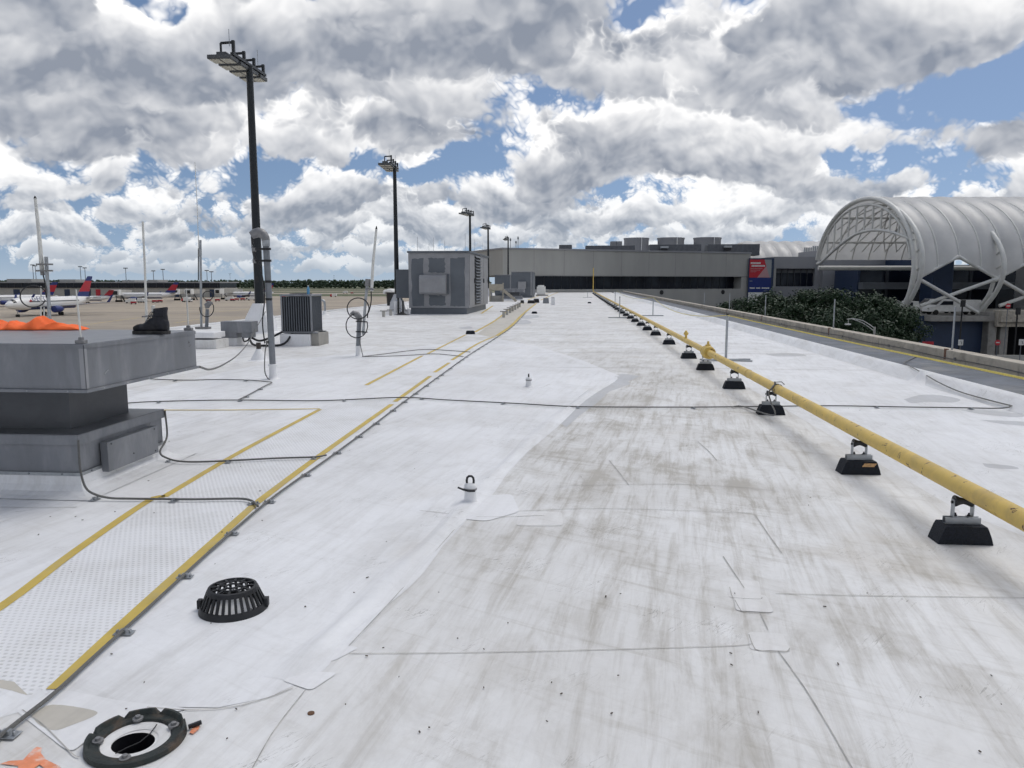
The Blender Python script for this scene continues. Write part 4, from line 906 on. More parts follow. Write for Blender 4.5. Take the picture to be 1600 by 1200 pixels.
# ---- gooseneck conduit in the left middle
p = at(427, 592); gy = p.y
t = thing('conduit_mast', 'tall grey conduit with curved weatherhead in front of the floodlight pole', 'conduit', (p.x, p.y, Z(1)))
ob('sleeve', MB().lathe([(0.11, 0.0), (0.075, 0.02), (0.065, 0.05), (0.063, 0.22), (0.075, 0.222), (0.075, 0.245), (0.05, 0.25)], 18), M['patch'], t, smooth=True)
ob('pipe', MB().tube([(0, 0, 0.2), (-0.015, 0, 1.2), (-0.03, 0, 2.26)], 0.052, 16), M['steel'], t, smooth=True)
ob('coupling', MB().tube([(-0.028, 0, 2.2), (-0.03, 0, 2.30)], 0.062, 16), M['galv'], t, smooth=True)
el = [(-0.03, 0, 2.29)] + [(-0.03 - 0.125 * (1 - math.cos(a)), 0, 2.29 + 0.125 * math.sin(a) * 1.05) for a in (0.3, 0.7, 1.1, 1.5)] + [(-0.21, 0, 2.405), (-0.27, -0.02, 2.37)]
wh = ob('weatherhead', MB().tube(el, [0.066, 0.068, 0.072, 0.078, 0.08, 0.075, 0.06], 14), M['zinc'], t, smooth=True)
for z in (2.15, 1.96):
    st_ = ob('strut_arm', MB().beam((-0.2, -0.06, z), (0.07, -0.06, z), 0.035), M['black'], t)
    ob('clamp', MB().cbox((-0.21, -0.06, z - 0.01), 0.05, 0.05, 0.06), M['zinc'], st_)
for z in (1.62, 1.33):
    ob('band', MB().tube([(-0.02, 0, z - 0.02), (-0.02, 0, z + 0.02)], 0.056, 14), M['black'], t)
cb = MB(); cb.tube(smooth_path([(-0.25, -0.03, 2.36), (-0.2, -0.07, 2.1), (-0.12, -0.08, 1.85), (-0.07, -0.07, 1.6), (-0.07, -0.065, 1.3), (-0.12, -0.06, 0.95), (-0.1, -0.05, 0.6)], 6), 0.012, 6)
cb.tube(smooth_path([(-0.27, -0.01, 2.36), (-0.22, -0.08, 2.05), (-0.10, -0.09, 1.8), (-0.065, -0.07, 1.55)], 6), 0.009, 6)
ob('cable', cb, M['black_cable'], t, smooth=True)
ob('ground_wire', MB().tube(smooth_path([(-0.06, -0.05, 0.62), (-0.09, -0.08, 0.45), (-0.10, -0.1, 0.15), (-0.05, -0.12, 0.03), (0.02, -0.2, 0.015)], 6), 0.009, 6).cbox((-0.06, -0.04, 0.62), 0.04, 0.04, 0.05), M['cable'], t, smooth=True)

# ---- condenser on its curb, bottle on top
p = at(462, 541)
cd = thing('condenser_unit', 'square dark louvred air-conditioning condenser on a white curb', 'air conditioner', (p.x, p.y + 0.5, 0))
ob('curb', MB().box(-0.56, 0.44, -0.5, 0.5, 0.0, 0.30), M['patch'], cd, bevel=0.01)
ob('curb', MB().box(0.45, 0.68, -0.4, 0.6, 0.0, 0.32), M['concrete'], cd, bevel=0.01)
ob('rail', MB().box(-0.52, 0.66, -0.46, -0.36, 0.322, 0.35).box(-0.52, 0.66, 0.36, 0.46, 0.322, 0.35), M['steel'], cd)
cas = ob('casing', MB().box(-0.46, 0.46, -0.42, 0.46, 0.37, 1.25), mat('coil dark', (0.012, 0.014, 0.016), 0.7), cd)
gr = MB()
for i in range(13):
    x = -0.47 + 0.94 * i / 12; gr.box(x - 0.014, x + 0.014, -0.475, -0.43, 0.37, 1.25)
for i in range(15):
    y = -0.44 + 0.9 * i / 14
    for s in (-0.487, 0.472): gr.box(s, s + 0.015, y - 0.01, y + 0.01, 0.37, 1.25)
ob('louvre_grille', gr, M['grey_old'], cd)
for (a, b_) in ((-0.5, -0.49), (0.46, -0.49), (-0.5, 0.46), (0.46, 0.46)): ob('corner_post', MB().box(a, a + 0.05, b_, b_ + 0.04, 0.35, 1.262), M['grey_paint'], cd)
ob('base_pan', MB().box(-0.52, 0.52, -0.5, 0.52, 0.35, 0.372), M['grey_dark'], cd, bevel=0.004)
top = ob('top_cover', MB().box(-0.52, 0.52, -0.5, 0.52, 1.262, 1.31), M['grey_paint'], cd, bevel=0.012)
ob('fan_guard', MB().lathe([(0.36, 1.312), (0.36, 1.33), (0.05, 1.345), (0.0, 1.345)], 24), M['black'], top, smooth=True)
cd.scale = (0.8, 0.8, 1.0)
q = (p.x + 0.27, p.y + 0.3, 1.31)
bt = thing('water_bottle', 'small blue water bottle standing on the condenser', 'bottle', q)
ob('body', MB().lathe([(0.034, 0.0), (0.036, 0.02), (0.036, 0.13), (0.03, 0.16), (0.014, 0.19), (0.013, 0.205)], 14), M['bottle'], bt, smooth=True)
ob('cap', MB().lathe([(0.016, 0.205), (0.016, 0.225), (0.0, 0.226)], 12), M['white'], bt, smooth=True)
# ---- grey disconnect box on low white curb with cables to the condenser
p = at(345, 540); p2 = at(397, 540)
jb = thing('equipment_box', 'wide grey metal box on a white stand left of the conduit', 'electrical box', (p.x, p.y, 0))
w = p2.x - p.x
ob('cabinet', MB().box(0.02, w - 0.02, 0.0, 0.42, 0.33, 0.62), M['grey_paint'], jb, bevel=0.006)
ob('cabinet', MB().box(0.02, w * 0.5, 0.012, 0.42, 0.2, 0.335), M['grey_paint'], jb, bevel=0.006)
ob('stand', MB().box(0.0, w * 0.5, 0.03, 0.5, 0.0, 0.2), M['patch'], jb, bevel=0.008)
ob('lower_box', MB().box(w * 0.66, w - 0.06, 0.02, 0.35, 0.2, 0.33), M['grey_paint'], jb, bevel=0.006)
cj = MB(); cj.tube(smooth_path([(w * 0.7, 0, 0.2), (w * 0.76, -0.05, 0.12), (w * 0.86, -0.02, 0.14), (w * 0.9, 0.0, 0.2)], 6), 0.02, 6)
cj.tube(smooth_path([(w * 0.92, 0.1, 0.2), (w + 0.25, -0.1, 0.14), (w + 0.6, 0.0, 0.27), (w + 0.9, 0.2, 0.45)], 6), 0.028, 8)
cj.tube(smooth_path([(w * 0.85, 0.1, 0.18), (w + 0.1, -0.2, 0.05), (w + 0.4, -0.25, 0.03), (w + 0.85, -0.1, 0.06), (w + 1.0, 0.2, 0.35)], 6), 0.028, 8)
ob('cable', cj, M['black_cable'], jb, smooth=True)
# ---- white curb with small grey cap left of it
p = at(300, 545)
cu = thing('equipment_curb', 'flat white curb and pale slab carrying the small looped antenna', 'curb', (p.x, p.y, 0))
ob('pad', MB().box(-0.3, 0.62, 0.0, 0.7, 0.0, 0.22), M['roof'], cu, bevel=0.01)
ob('cap_slab', MB().box(-0.3, 0.56, 0.02, 0.65, 0.26, 0.40), M['patch'], cu, bevel=0.02)
# vent stack with cone boot
p = at(405, 563)
vs_ = thing('vent_stack', 'short dark vent pipe in a white cone boot', 'vent pipe', (p.x, p.y, 0))
ob('boot', MB().lathe([(0.24, 0.0), (0.17, 0.02), (0.14, 0.08), (0.09, 0.17), (0.06, 0.22), (0.055, 0.24)], 20), M['patch'], vs_, smooth=True)
ob('pipe', MB().tube([(0, 0, 0.2), (0, 0, 0.37)], 0.048, 14), mat('brown iron pipe', (0.05, 0.042, 0.036), 0.7), vs_, smooth=True)

# ---- whip antennas
def loop(c, r, n=20, tilt=0.15):
    return [(c[0] + r * math.cos(2 * math.pi * i / n), c[1] + 0.06 * math.sin(i), c[2] + r * math.sin(2 * math.pi * i / n)) for i in range(n + 1)]
def whip(t, pts, r0, r1): ob('whip', MB().tube(pts, r0, 10, r1=r1), M['fibre'], t, smooth=True)
Y1 = 16.0
def loc_y(u, v, y): return aty(u, v, y)
b = aty(77, 520, Y1); base = Vector((b.x, b.y, 0))
t = thing('whip_antenna', 'thick leaning whip antenna with cable loop behind the orange cloth', 'antenna', base, 0, 'whip antennas')
def rel(u, v, y=Y1, base=base): q = aty(u, v, y) - base; return (q.x, q.y, q.z)
ob('mast', MB().tube([(0, 0, 0), rel(76, 470), rel(72, 401)], 0.037, 12), M['galv'], t, smooth=True)
whip(t, [rel(66, 424), rel(61, 365), rel(55, 310)], 0.05, 0.03)
ob('whip_tip', MB().tube([rel(55, 310), rel(54.6, 306)], 0.034, 8, r1=0.008), M['black'], t)
for v in (413, 423):
    ob('clamp_bar', MB().beam(rel(57, v, Y1 - 0.08), rel(82, v, Y1 - 0.08), 0.05, 0.035), M['zinc'], t)
ob('connector', MB().tube([rel(66, 424), rel(67, 430)], 0.045, 10), M['zinc'], t)
ob('cable', MB().tube(smooth_path([rel(67, 428), rel(70, 440), rel(72, 455, Y1 - 0.1)] + [rel(52 + 20.5 * math.cos(a), 463 + 17 * math.sin(a), Y1 - 0.1) for a in [0.1 - k * 0.5 for k in range(13)]], 4), 0.014, 6), M['black_cable'], t, smooth=True)
for u in (64, 69):
    ob('side_post', MB().tube([rel(u, 530), rel(u, 447 if u == 64 else 480)], 0.014, 8), M['fibre'], t)
base = Vector((aty(226, 500, 21).x, 21, 0))
t = thing('whip_antenna', 'slim pale whip rising behind the boot', 'antenna', base, 0, 'whip antennas')
whip(t, [rel(229, 500, 21, base), rel(226.5, 420, 21, base), rel(223, 346, 21, base)], 0.036, 0.028)
ob('mast', MB().tube([(0.04, 0, 0), rel(229, 496, 21, base)], 0.03, 8), M['galv'], t)
ob('bracket', MB().beam(rel(222, 495, 20.9, base), rel(238, 493, 20.9, base), 0.04), M['zinc'], t)
YA = p3 = at(318, 540).y + 0.4
base = Vector((aty(315, 520, YA).x, YA, 0.40))
t = thing('whip_antenna', 'mast with short dark dipole, needle whip and small cable loops on the white curb', 'antenna', base, 0, 'whip antennas')
ob('mast', MB().tube([(0, 0, 0), rel(313, 375, YA, base)], 0.03, 10), M['galv'], t, smooth=True)
ob('dipole', MB().tube([rel(310, 438, YA, base), rel(310, 388, YA, base)], 0.014, 8), M['black'], t)
ob('needle', MB().tube([rel(311, 400, YA, base), rel(308, 320, YA, base), rel(304.5, 253, YA, base)], 0.011, 6, r1=0.007), M['fibre'], t)
ob('pipe', MB().tube([(0.14, 0, 0), rel(324, 483, YA, base)], 0.045, 10), M['steel'], t, smooth=True)
q = rel(324, 480, YA, base)
ob('weatherhead', MB().tube([(q[0], q[1], q[2] - 0.03), (q[0] - 0.01, q[1], q[2] + 0.05), (q[0] + 0.06, q[1], q[2] + 0.1), (q[0] + 0.15, q[1], q[2] + 0.12)], [0.05, 0.075, 0.07, 0.02], 10), M['zinc'], t, smooth=True)
lp = MB(); lp.tube([rel(325 + 8 * math.cos(a), 462 + 7 * math.sin(a), YA - 0.06, base) for a in [k * 0.42 for k in range(16)]], 0.012, 6); lp.tube([rel(323 + 11 * math.cos(a), 482 + 13 * math.sin(a), YA - 0.06, base) for a in [-0.6 + k * 0.3 for k in range(14)]], 0.012, 6)
ob('cable', lp, M['black_cable'], t, smooth=True)
ob('foot', MB().cbox((0.05, 0, 0.03), 0.34, 0.2, 0.06), M['zinc'], t)
for u, v0, v1 in ((297, 528, 452), (293, 528, 495)):
    pass
p = at(560, 556); base = Vector((p.x, p.y, Z(1))); YB = p.y
t = thing('whip_antenna', 'leaning whip with two black cable loops on a grey pipe stub', 'antenna', base, 0, 'whip antennas')
ob('sleeve', MB().lathe([(0.075, 0), (0.06, 0.02), (0.055, 0.2), (0.062, 0.203), (0.062, 0.22), (0.045, 0.222)], 16), M['patch'], t, smooth=True)
ob('pipe', MB().tube([(0, 0, 0.2), rel(561.5, 500, YB, base)], 0.05, 14), M['steel'], t, smooth=True)
q = rel(561.5, 500, YB, base)
ob('weatherhead', MB().tube([(q[0], q[1], q[2] - 0.04), (q[0], q[1], q[2] + 0.05), (q[0] - 0.05, q[1], q[2] + 0.12), (q[0] - 0.14, q[1], q[2] + 0.15), (q[0] - 0.2, q[1], q[2] + 0.13)], [0.058, 0.072, 0.075, 0.06, 0.02], 12), M['zinc'], t, smooth=True)
ob('mast', MB().tube([rel(567.5, 523, YB - 0.08, base), rel(571, 470, YB - 0.08, base), rel(574, 445, YB - 0.08, base)], 0.03, 10), M['galv'], t, smooth=True)
ob('mast_top', MB().tube([rel(574, 447, YB - 0.08, base), rel(575, 436, YB - 0.08, base)], [0.06, 0.055], 10), M['zinc'], t, smooth=True)
whip(t, [rel(580.5, 455, YB - 0.1, base), rel(583, 410, YB - 0.1, base), rel(588, 358, YB - 0.1, base)], 0.036, 0.024)
ob('whip_tip', MB().tube([rel(588, 358, YB - 0.1, base), rel(588.3, 353, YB - 0.1, base)], 0.026, 8, r1=0.006), M['black'], t)
ob('clamp_bar', MB().beam(rel(571, 451, YB - 0.12, base), rel(584, 452, YB - 0.12, base), 0.05, 0.04), M['zinc'], t)
for v in (502, 518):
    ob('clamp_bar', MB().beam(rel(556, v, YB - 0.12, base), rel(574, v + 1, YB - 0.12, base), 0.025), M['black'], t)
lp = MB(); lp.tube(smooth_path([rel(580, 455, YB - 0.1, base), rel(580, 470, YB - 0.1, base), rel(577, 485, YB - 0.1, base)] + [rel(559.5 + 17 * math.cos(a), 482 + 16.5 * math.sin(a), YB - 0.14, base) for a in [0.5 + k * 0.48 for k in range(14)]] + [rel(574, 497, YB - 0.14, base)], 4), 0.013, 6)
lp.tube([rel(557.5 + 17 * math.cos(a), 509 + 19 * math.sin(a), YB - 0.14, base) for a in [-0.3 + k * 0.4 for k in range(13)]], 0.012, 6)
ob('cable', lp, M['black_cable'], t, smooth=True)
ob('ground_wire', MB().tube(smooth_path([rel(562, 530, YB - 0.06, base), rel(564, 543, YB - 0.1, base), rel(567, 556, YB - 0.05, base)], 5), 0.009, 6), M['cable'], t)

# ---- big rooftop air handler
AX0, AX1, AY0, AY1, AZ0, AZ1 = -8.75, -5.62, 39.3, 47.6, 0.32, 3.12
ah = thing('air_handler', 'largest grey rooftop unit with patchy paint and a square intake hood', 'rooftop unit', ((AX0 + AX1) / 2, AY0, 0))
hw = (AX1 - AX0) / 2
ob('curb', MB().box(-hw + 0.08, hw - 0.12, 0.06, AY1 - AY0 - 0.1, 0.0, AZ0), M['grey_old'], ah)
ob('casing', MB().box(-hw, hw, 0.0, AY1 - AY0, AZ0, AZ1), M['grey_fresh'], ah, bevel=0.012)
ob('roof_cap', MB().box(-hw - 0.05, hw + 0.05, -0.06, AY1 - AY0 + 0.05, AZ1 + 0.003, AZ1 + 0.1), M['grey_old'], ah, bevel=0.01)
def wavy_panel(x0, x1, z0, z1, seed):
    rnd = random.Random(seed); pts = []
    def edge(a, b, n):
        for k in range(n):
            s = k / n; x = a[0] + (b[0] - a[0]) * s; z = a[1] + (b[1] - a[1]) * s
            pts.append((x + rnd.uniform(-0.035, 0.035), z + rnd.uniform(-0.03, 0.03)))
    c = [(x0, z0), (x1, z0), (x1, z1), (x0, z1)]
    for i in range(4): edge(c[i], c[(i + 1) % 4], 7)
    mb = MB(); mb.add([(x, -0.006, z) for (x, z) in pts], [tuple(range(len(pts)))]); return mb
ux = lambda u: (u - 638) / (733 - 638) * 2 * hw - hw
vz = lambda v: AZ0 + (484 - v) / (484 - 396) * (AZ1 - AZ0)
for k, (u0, u1, v0, v1) in enumerate(((643, 661.5, 481, 405), (670, 696, 427, 404), (670, 696, 480, 464), (704, 726.5, 481, 404))):
    ob('old_panel', wavy_panel(ux(u0), ux(u1), vz(v0), vz(v1), k), M['grey_old'], ah)
hx0, hx1, hz0, hz1 = ux(657.5), ux(699), vz(461.5), vz(431)
Mx = Matrix(((0, 0, 1, 0), (1, 0, 0, 0), (0, 1, 0, 0), (0, 0, 0, 1)))
pr = [(0.0, hz0), (-0.42, hz0), (-0.5, hz0 + 0.08), (-0.5, hz1 - 0.2), (-0.44, hz1 - 0.07), (-0.3, hz1), (0.0, hz1)]
ob('intake_hood', MB().prism(pr, hx0, hx1, Mx), M['grey_fresh'], ah, bevel=0.01)
ob('hood_trim', MB().box(hx1 + 0.01, hx1 + 0.1, -0.09, -0.012, hz0 - 0.02, hz1 + 0.05), M['grey_old'], ah)
# right side: access doors, louvre bank
for k, (y0, y1, mm) in enumerate(((0.15, 2.0, 'grey_fresh'), (4.5, 5.9, 'grey_fresh'), (6.0, 8.1, 'grey_fresh'))):
    d = ob('door', MB().box(hw + 0.002, hw + 0.03, y0, y1, AZ0 + 0.12, AZ1 - 0.1), M[mm], ah, bevel=0.006)
    ob('handle', MB().box(hw + 0.03, hw + 0.09, y1 - 0.16, y1 - 0.1, 1.6, 1.85), M['black'], d)
ob('louvre_back', MB().box(hw + 0.002, hw + 0.012, 2.1, 4.4, AZ0 + 0.1, AZ1 - 0.1), M['black'], ah)
for k in range(16):
    z = AZ0 + 0.2 + k * (AZ1 - AZ0 - 0.35) / 15
    ob('louvre', MB().add([(hw + 0.012, 2.1, z + 0.1), (hw + 0.012, 4.4, z + 0.1), (hw + 0.13, 4.4, z - 0.01), (hw + 0.13, 2.1, z - 0.01), (hw + 0.012, 2.1, z + 0.09), (hw + 0.012, 4.4, z + 0.09), (hw + 0.12, 4.4, z - 0.02), (hw + 0.12, 2.1, z - 0.02)], [(0, 1, 2, 3), (7, 6, 5, 4), (0, 3, 7, 4), (1, 5, 6, 2), (3, 2, 6, 7), (0, 4, 5, 1)]), M['grey_old'], ah)
for k, (x, y, h) in enumerate(((-1.15, 0.4, 0.75), (-0.4, 0.8, 0.75), (0.25, 0.5, 0.55), (1.35, 0.3, 0.9), (1.45, 3.2, 0.75), (1.45, 6.5, 0.75), (-1.45, 5.0, 0.7))):
    ob('lightning_spike', MB().tube([(x, y, AZ1 + 0.09), (x, y, AZ1 + 0.09 + h)], 0.008, 5), M['galv'], ah)
p = aty(618, 440, 43); 
ax = thing('duct_box', 'dark grey box joined to the left of the big grey unit', 'duct', ((p.x + AX0) / 2, 43, 0))
w2 = (AX0 - p.x) / 2 - 0.02
ob('box', MB().box(-w2, w2, 0, 2.2, 0.75, 2.35), M['grey_old'], ax, bevel=0.01)
ob('leg', MB().box(-w2 + 0.05, -w2 + 0.13, 0.1, 0.18, 0, 0.75), M['black'], ax); ob('leg', MB().box(w2 - 0.2, w2 - 0.12, 0.1, 0.18, 0, 0.75), M['black'], ax)
ob('nameplate', MB().box(0.25, 0.5, -0.012, -0.002, 2.18, 2.24), M['white'], ax)
pp_ = at(628, 492)
pv = thing('pipe_stack_pair', 'black-footed pair of pipes before the left of the big unit', 'vent pipe', (pp_.x, pp_.y, 0))
ob('foot_skirt', MB().lathe([(0.42, 0.0), (0.25, 0.03), (0.1, 0.12), (0.06, 0.16)], 16), M['black'], pv, smooth=True)
ob('pipe', MB().tube([(-0.18, 0, 0), (-0.18, 0, 0.85)], 0.045, 10), M['black'], pv); ob('pipe', MB().tube([(0.06, 0, 0), (0.06, 0, 0.72)], 0.05, 10), M['black'], pv)
for x in (-0.42, -0.04, 0.26): ob('insulated_pipe', MB().tube([(x, 0.4, 0), (x, 0.4, 0.68 if x < 0.2 else 0.3)], 0.075, 10), M['patch'], pv, smooth=True)
def t_stand(p, label, h=0.26):
    t = thing('pipe_stand', label, 'pipe stand', p, 0, 'low T-shaped pipe stands')
    ob('post', MB().box(-0.06, 0.06, -0.06, 0.06, 0, h), M['concrete_light'], t); ob('head', MB().box(-0.17, 0.17, -0.06, 0.06, h, h + 0.04), M['concrete'], t); return t
for (u, v, lab) in ((599.5, 495, 'leftmost low T-shaped pipe stand left of the big unit'), (610.5, 493, 'second low T-shaped pipe stand left of the big unit'), (621, 490, 'low T-shaped stand beside the black pipe foot')):
    p = at(u, v); t_stand((p.x, p.y, 0), lab)
for k, (u, v) in enumerate(((787, 496), (792, 492), (797, 489), (801, 486.5), (805, 484), (809, 482), (812, 480))):
    p = at(u, v); t_stand((p.x, p.y, 0), ('first', 'second', 'third', 'fourth', 'fifth', 'sixth', 'last')[k] + ' of the row of pipe stands along the far walkway')
# waste bin with cloth near the eave
p = at(611, 474)
wb = thing('waste_bin', 'black bin with white bag on top near the left eave', 'bin', (p.x, 54, 0), 0); wb.location.x = aty(611, 460, 54).x
ob('bin', MB().lathe([(0.30, 0.0), (0.34, 0.95), (0.36, 1.0), (0.3, 1.0)], 18), M['black'], wb, smooth=True)
ob('bag', MB().lathe([(0.37, 0.94), (0.42, 1.0), (0.38, 1.1), (0.25, 1.18), (0.0, 1.2)], 14), M['white'], wb, smooth=True)
ob('bag_flap', MB().tube([(-0.36, 0, 1.1), (-0.46, -0.05, 1.0), (-0.47, -0.06, 0.82)], [0.06, 0.12, 0.1], 8), M['white'], wb, smooth=True)
p = at(508, 492)
bl = thing('vent_pipe', 'small bent grey vent pipe near the eave beyond the condenser', 'vent pipe', (p.x, p.y, 0))
ob('pipe', MB().tube(smooth_path([(0, 0, 0), (0, 0, 0.5), (-0.05, 0, 0.7), (-0.25, 0, 0.74), (-0.3, 0, 0.68)], 4), 0.06, 8), M['galv'], bl, smooth=True)
ob('boot', MB().lathe([(0.22, 0), (0.14, 0.05), (0.08, 0.2)], 14), M['patch'], bl, smooth=True)
# crossover stair right of the big unit
cx = aty(775, 450, 66)
cr = thing('crossover_stair', 'beige metal crossover platform with steps beyond the big unit', 'platform', (cx.x, 66, 0))
ob('deck', MB().box(-0.6, 0.6, 0, 1.4, 0.95, 1.03), M['beige'], cr); ob('tank', MB().box(-0.6, 0.5, 0.1, 1.2, 0.0, 0.5), M['concrete'], cr); ob('fascia', MB().box(-0.6, 0.6, -0.05, 0.0, 1.0, 1.5), M['beige'], cr)
for s in (-0.58, 0.55): ob('leg', MB().box(s, s + 0.1, 0.02, 0.12, 0, 1.6), M['beige'], cr)
for k in range(5): ob('step', MB().box(0.65 + k * 0.22, 0.87 + k * 0.22, 0, 0.9, 0.85 - k * 0.18, 0.9 - k * 0.18), M['beige'], cr)
ob('stringer', MB().beam((0.62, 0.0, 1.0), (1.75, 0.0, 0.05), 0.05, 0.22), M['beige'], cr)
# far rooftop units
def far_unit(u0, u1, y, z0, z1, d, mm, label, name='rooftop_unit', hood=True):
    a, b_ = aty(u0, 442, y), aty(u1, 442, y); w = (b_.x - a.x) / 2
    t = thing(name, label, 'rooftop unit', ((a.x + b_.x) / 2, y, 0), 0, 'far rooftop units')
    ob('curb', MB().box(-w + 0.05, w - 0.05, 0.05, d - 0.05, 0, z0), M['grey_old'], t)
    ob('casing', MB().box(-w, w, 0, d, z0, z1), M[mm], t, bevel=0.02)
    ob('roof_cap', MB().box(-w - 0.05, w + 0.05, -0.05, d + 0.05, z1 + 0.003, z1 + 0.08), M['grey_fresh'], t)
    if hood: ob('intake_hood', MB().box(-w * 0.35, w * 0.4, -0.4, -0.003, z0 + 0.7, z0 + 1.5), M['grey_fresh'], t, bevel=0.05)
    ob('corner_trim', MB().box(w * 0.82, w * 0.94, -0.02, -0.003, z0, z1), M['grey_fresh'], t)
    return t
far_unit(799, 832, 84, 0.25, 2.75, 5, 'grey_old', 'grey square unit in the distance behind the small exhaust hood')
far_unit(773, 799, 92, 0.2, 2.5, 6, 'grey_old', 'dark long unit left of the distant square grey unit', hood=False)
a = aty(845, 442, 96)
cn = thing('condenser_unit', 'small white condenser far off before the dark windows', 'air conditioner', (a.x, 96, 0))
ob('casing', MB().box(-0.5, 0.55, 0, 1.0, 0.15, 1.15), M['white'], cn, bevel=0.03); ob('fan_top', MB().lathe([(0.4, 1.15), (0.4, 1.3), (0.0, 1.32)], 16), M['white'], cn, loc=(0, 0.5, 0)); ob('base', MB().box(-0.6, 0.9, -0.2, 1.0, 0.0, 0.15), M['concrete'], cn)
for (u, v, w_, h_, mm, lab) in ((838, 473, 0.5, 0.3, 'iron', 'dark pair of low blocks on the far walkway'), (830, 474, 0.6, 0.22, 'iron', 'black low clutter left of the far walkway'), (816, 474, 0.3, 0.22, 'iron', 'single black block at the far walkway left edge'), (853, 474, 0.5, 0.4, 'steel', 'grey small box right of the far walkway'), (864, 476, 0.3, 0.5, 'patch', 'white stub right of the far walkway')):
    p = at(u, v); t = thing('roof_fitting', lab, 'roof fitting', (p.x, p.y, 0), 0, 'small far roof fittings')
    ob('body', MB().prism([(-w_ / 2, 0), (w_ / 2, 0), (w_ * 0.4, h_), (-w_ * 0.4, h_)], -0.15, 0.15, Matrix.Rotation(R(90), 4, 'X')), M[mm], t, bevel=0.01); ob('top_plate', MB().box(-w_ * 0.4, w_ * 0.4, -0.12, 0.12, h_, h_ + 0.03), M['zinc'], t)

# ================================================================== AIRFIELD ON THE LEFT
ICO = None
def ico():
    global ICO
    if ICO is None:
        b = bmesh.new(); bmesh.ops.create_icosphere(b, subdivisions=1, radius=1.0); b.verts.ensure_lookup_table()
        ICO = ([v.co.copy() for v in b.verts], [tuple(v.index for v in f.verts) for f in b.faces]); b.free()
    return ICO
rnd = random.Random(5)
wm = MB(); vs0, fs0 = ico()
xa, xb = aty(-90, 440, 1500).x, aty(760, 440, 1500).x
for k in range(5200):
    u = rnd.random(); x = xa + (xb - xa) * u; y = 1500 + rnd.random() * 90
    top = 17.5 + 2.2 * mnoise.noise(Vector((x * 0.012, 0, 0))) + 1.6 * mnoise.noise(Vector((x * 0.06, 3, 0)))
    layer = rnd.random(); zc = APZ + top * (0.15 + 0.72 * layer) + rnd.uniform(-0.6, 0.9); r = rnd.uniform(1.3, 3.4)
    wm.add([(x + p.x * r * rnd.uniform(0.7, 1.25), y + p.y * r, zc + p.z * r * rnd.uniform(0.6, 1.1)) for p in vs0], fs0)
tag(ob('distant_wood', wm, M['wood']), kind='stuff')
# far terminal concourse
TY = 590.0
def tx(u): return aty(u, 442, TY).x
t = thing('far_concourse', 'long low dark concourse behind the parked airliners', 'building', ((tx(-160) + tx(345)) / 2, TY, APZ)); hw_ = (tx(345) - tx(-160)) / 2
def tz(v): return 1.6 + (442 - v) / 1200 * TY - APZ
ob('lower_wall', MB().box(-hw_, hw_, 0.0, 30, 0, tz(450)), M['concrete_light'], t)
ob('glass_band', MB().box(-hw_ + 0.5, hw_ - 0.5, -1.2, 29, tz(450) + 0.02, tz(442.2)), M['dark_glass'], t)
ob('roof_slab', MB().box(-hw_ - 1, hw_ + 1, -4.0, 31, tz(442.2) + 0.02, tz(440.2)), M['facade2'], t)
for k in range(44):
    x = -hw_ + 2 + k * (2 * hw_ - 4) / 43
    ob('mullion', MB().box(x - 0.25, x + 0.25, -1.5, -1.21, tz(450), tz(442.4)), M['mull'], t)
for (u0, u1, v0) in ((5, 44, 435.5), (88, 113, 436.3), (186, 206, 437.5), (226, 242, 437)):
    ob('penthouse', MB().box(tx(u0) - t.location.x, tx(u1) - t.location.x, 4, 20, tz(440.2), tz(v0)), M['facade'], t)
for k, (u0, u1) in enumerate(((149, 156), (136, 141), (272, 279), (327, 334), (20, 30), (100, 108))):
    ob('gate_door', MB().box(tx(u0) - t.location.x, tx(u1) - t.location.x, -0.3, -0.02, 0.2, tz(452.5)), M['navy'] if k else M['sign_red'], t)
def far_mast(u, vtop, y, label, w=3.4):
    p = aty(u, 442, y); z = 1.6 + (442 - vtop) / 1200 * y - APZ
    t = thing('apron_mast', label, 'light mast', (p.x, y, APZ), 0, 'distant apron light masts')
    ob('pole', MB().tube([(0, 0, 0), (0, 0, z)], 0.35, 6, r1=0.22), M['steel'], t); ob('lamp_bar', MB().box(-w / 2, w / 2, -0.3, 0.3, z, z + 0.7), M['lamp_body'], t)
for (u, v, lab) in ((53, 413.5, 'leftmost distant light mast left of the thick whip'), (57, 415, 'shorter distant mast beside the leftmost mast'), (127, 416.5, 'distant mast over the red tail, taller of a pair'), (134, 418.5, 'distant mast over the red tail, shorter of a pair'), (197.5, 419, 'lone distant mast left of the slim pale whip'), (240.5, 423.5, 'thin distant mast right of the slim pale whip'), (255.5, 421, 'distant mast above the boot'), (324, 423, 'distant mast right of the curb antenna'), (331, 425, 'faint distant mast, rightmost of its pair')):
    far_mast(u, v, 610, lab)
far_mast(360, 428, 1650, 'tiny tower above the far wood', 6.0); far_mast(522, 431, 1650, 'tiny aerial on the far wood', 2.0)

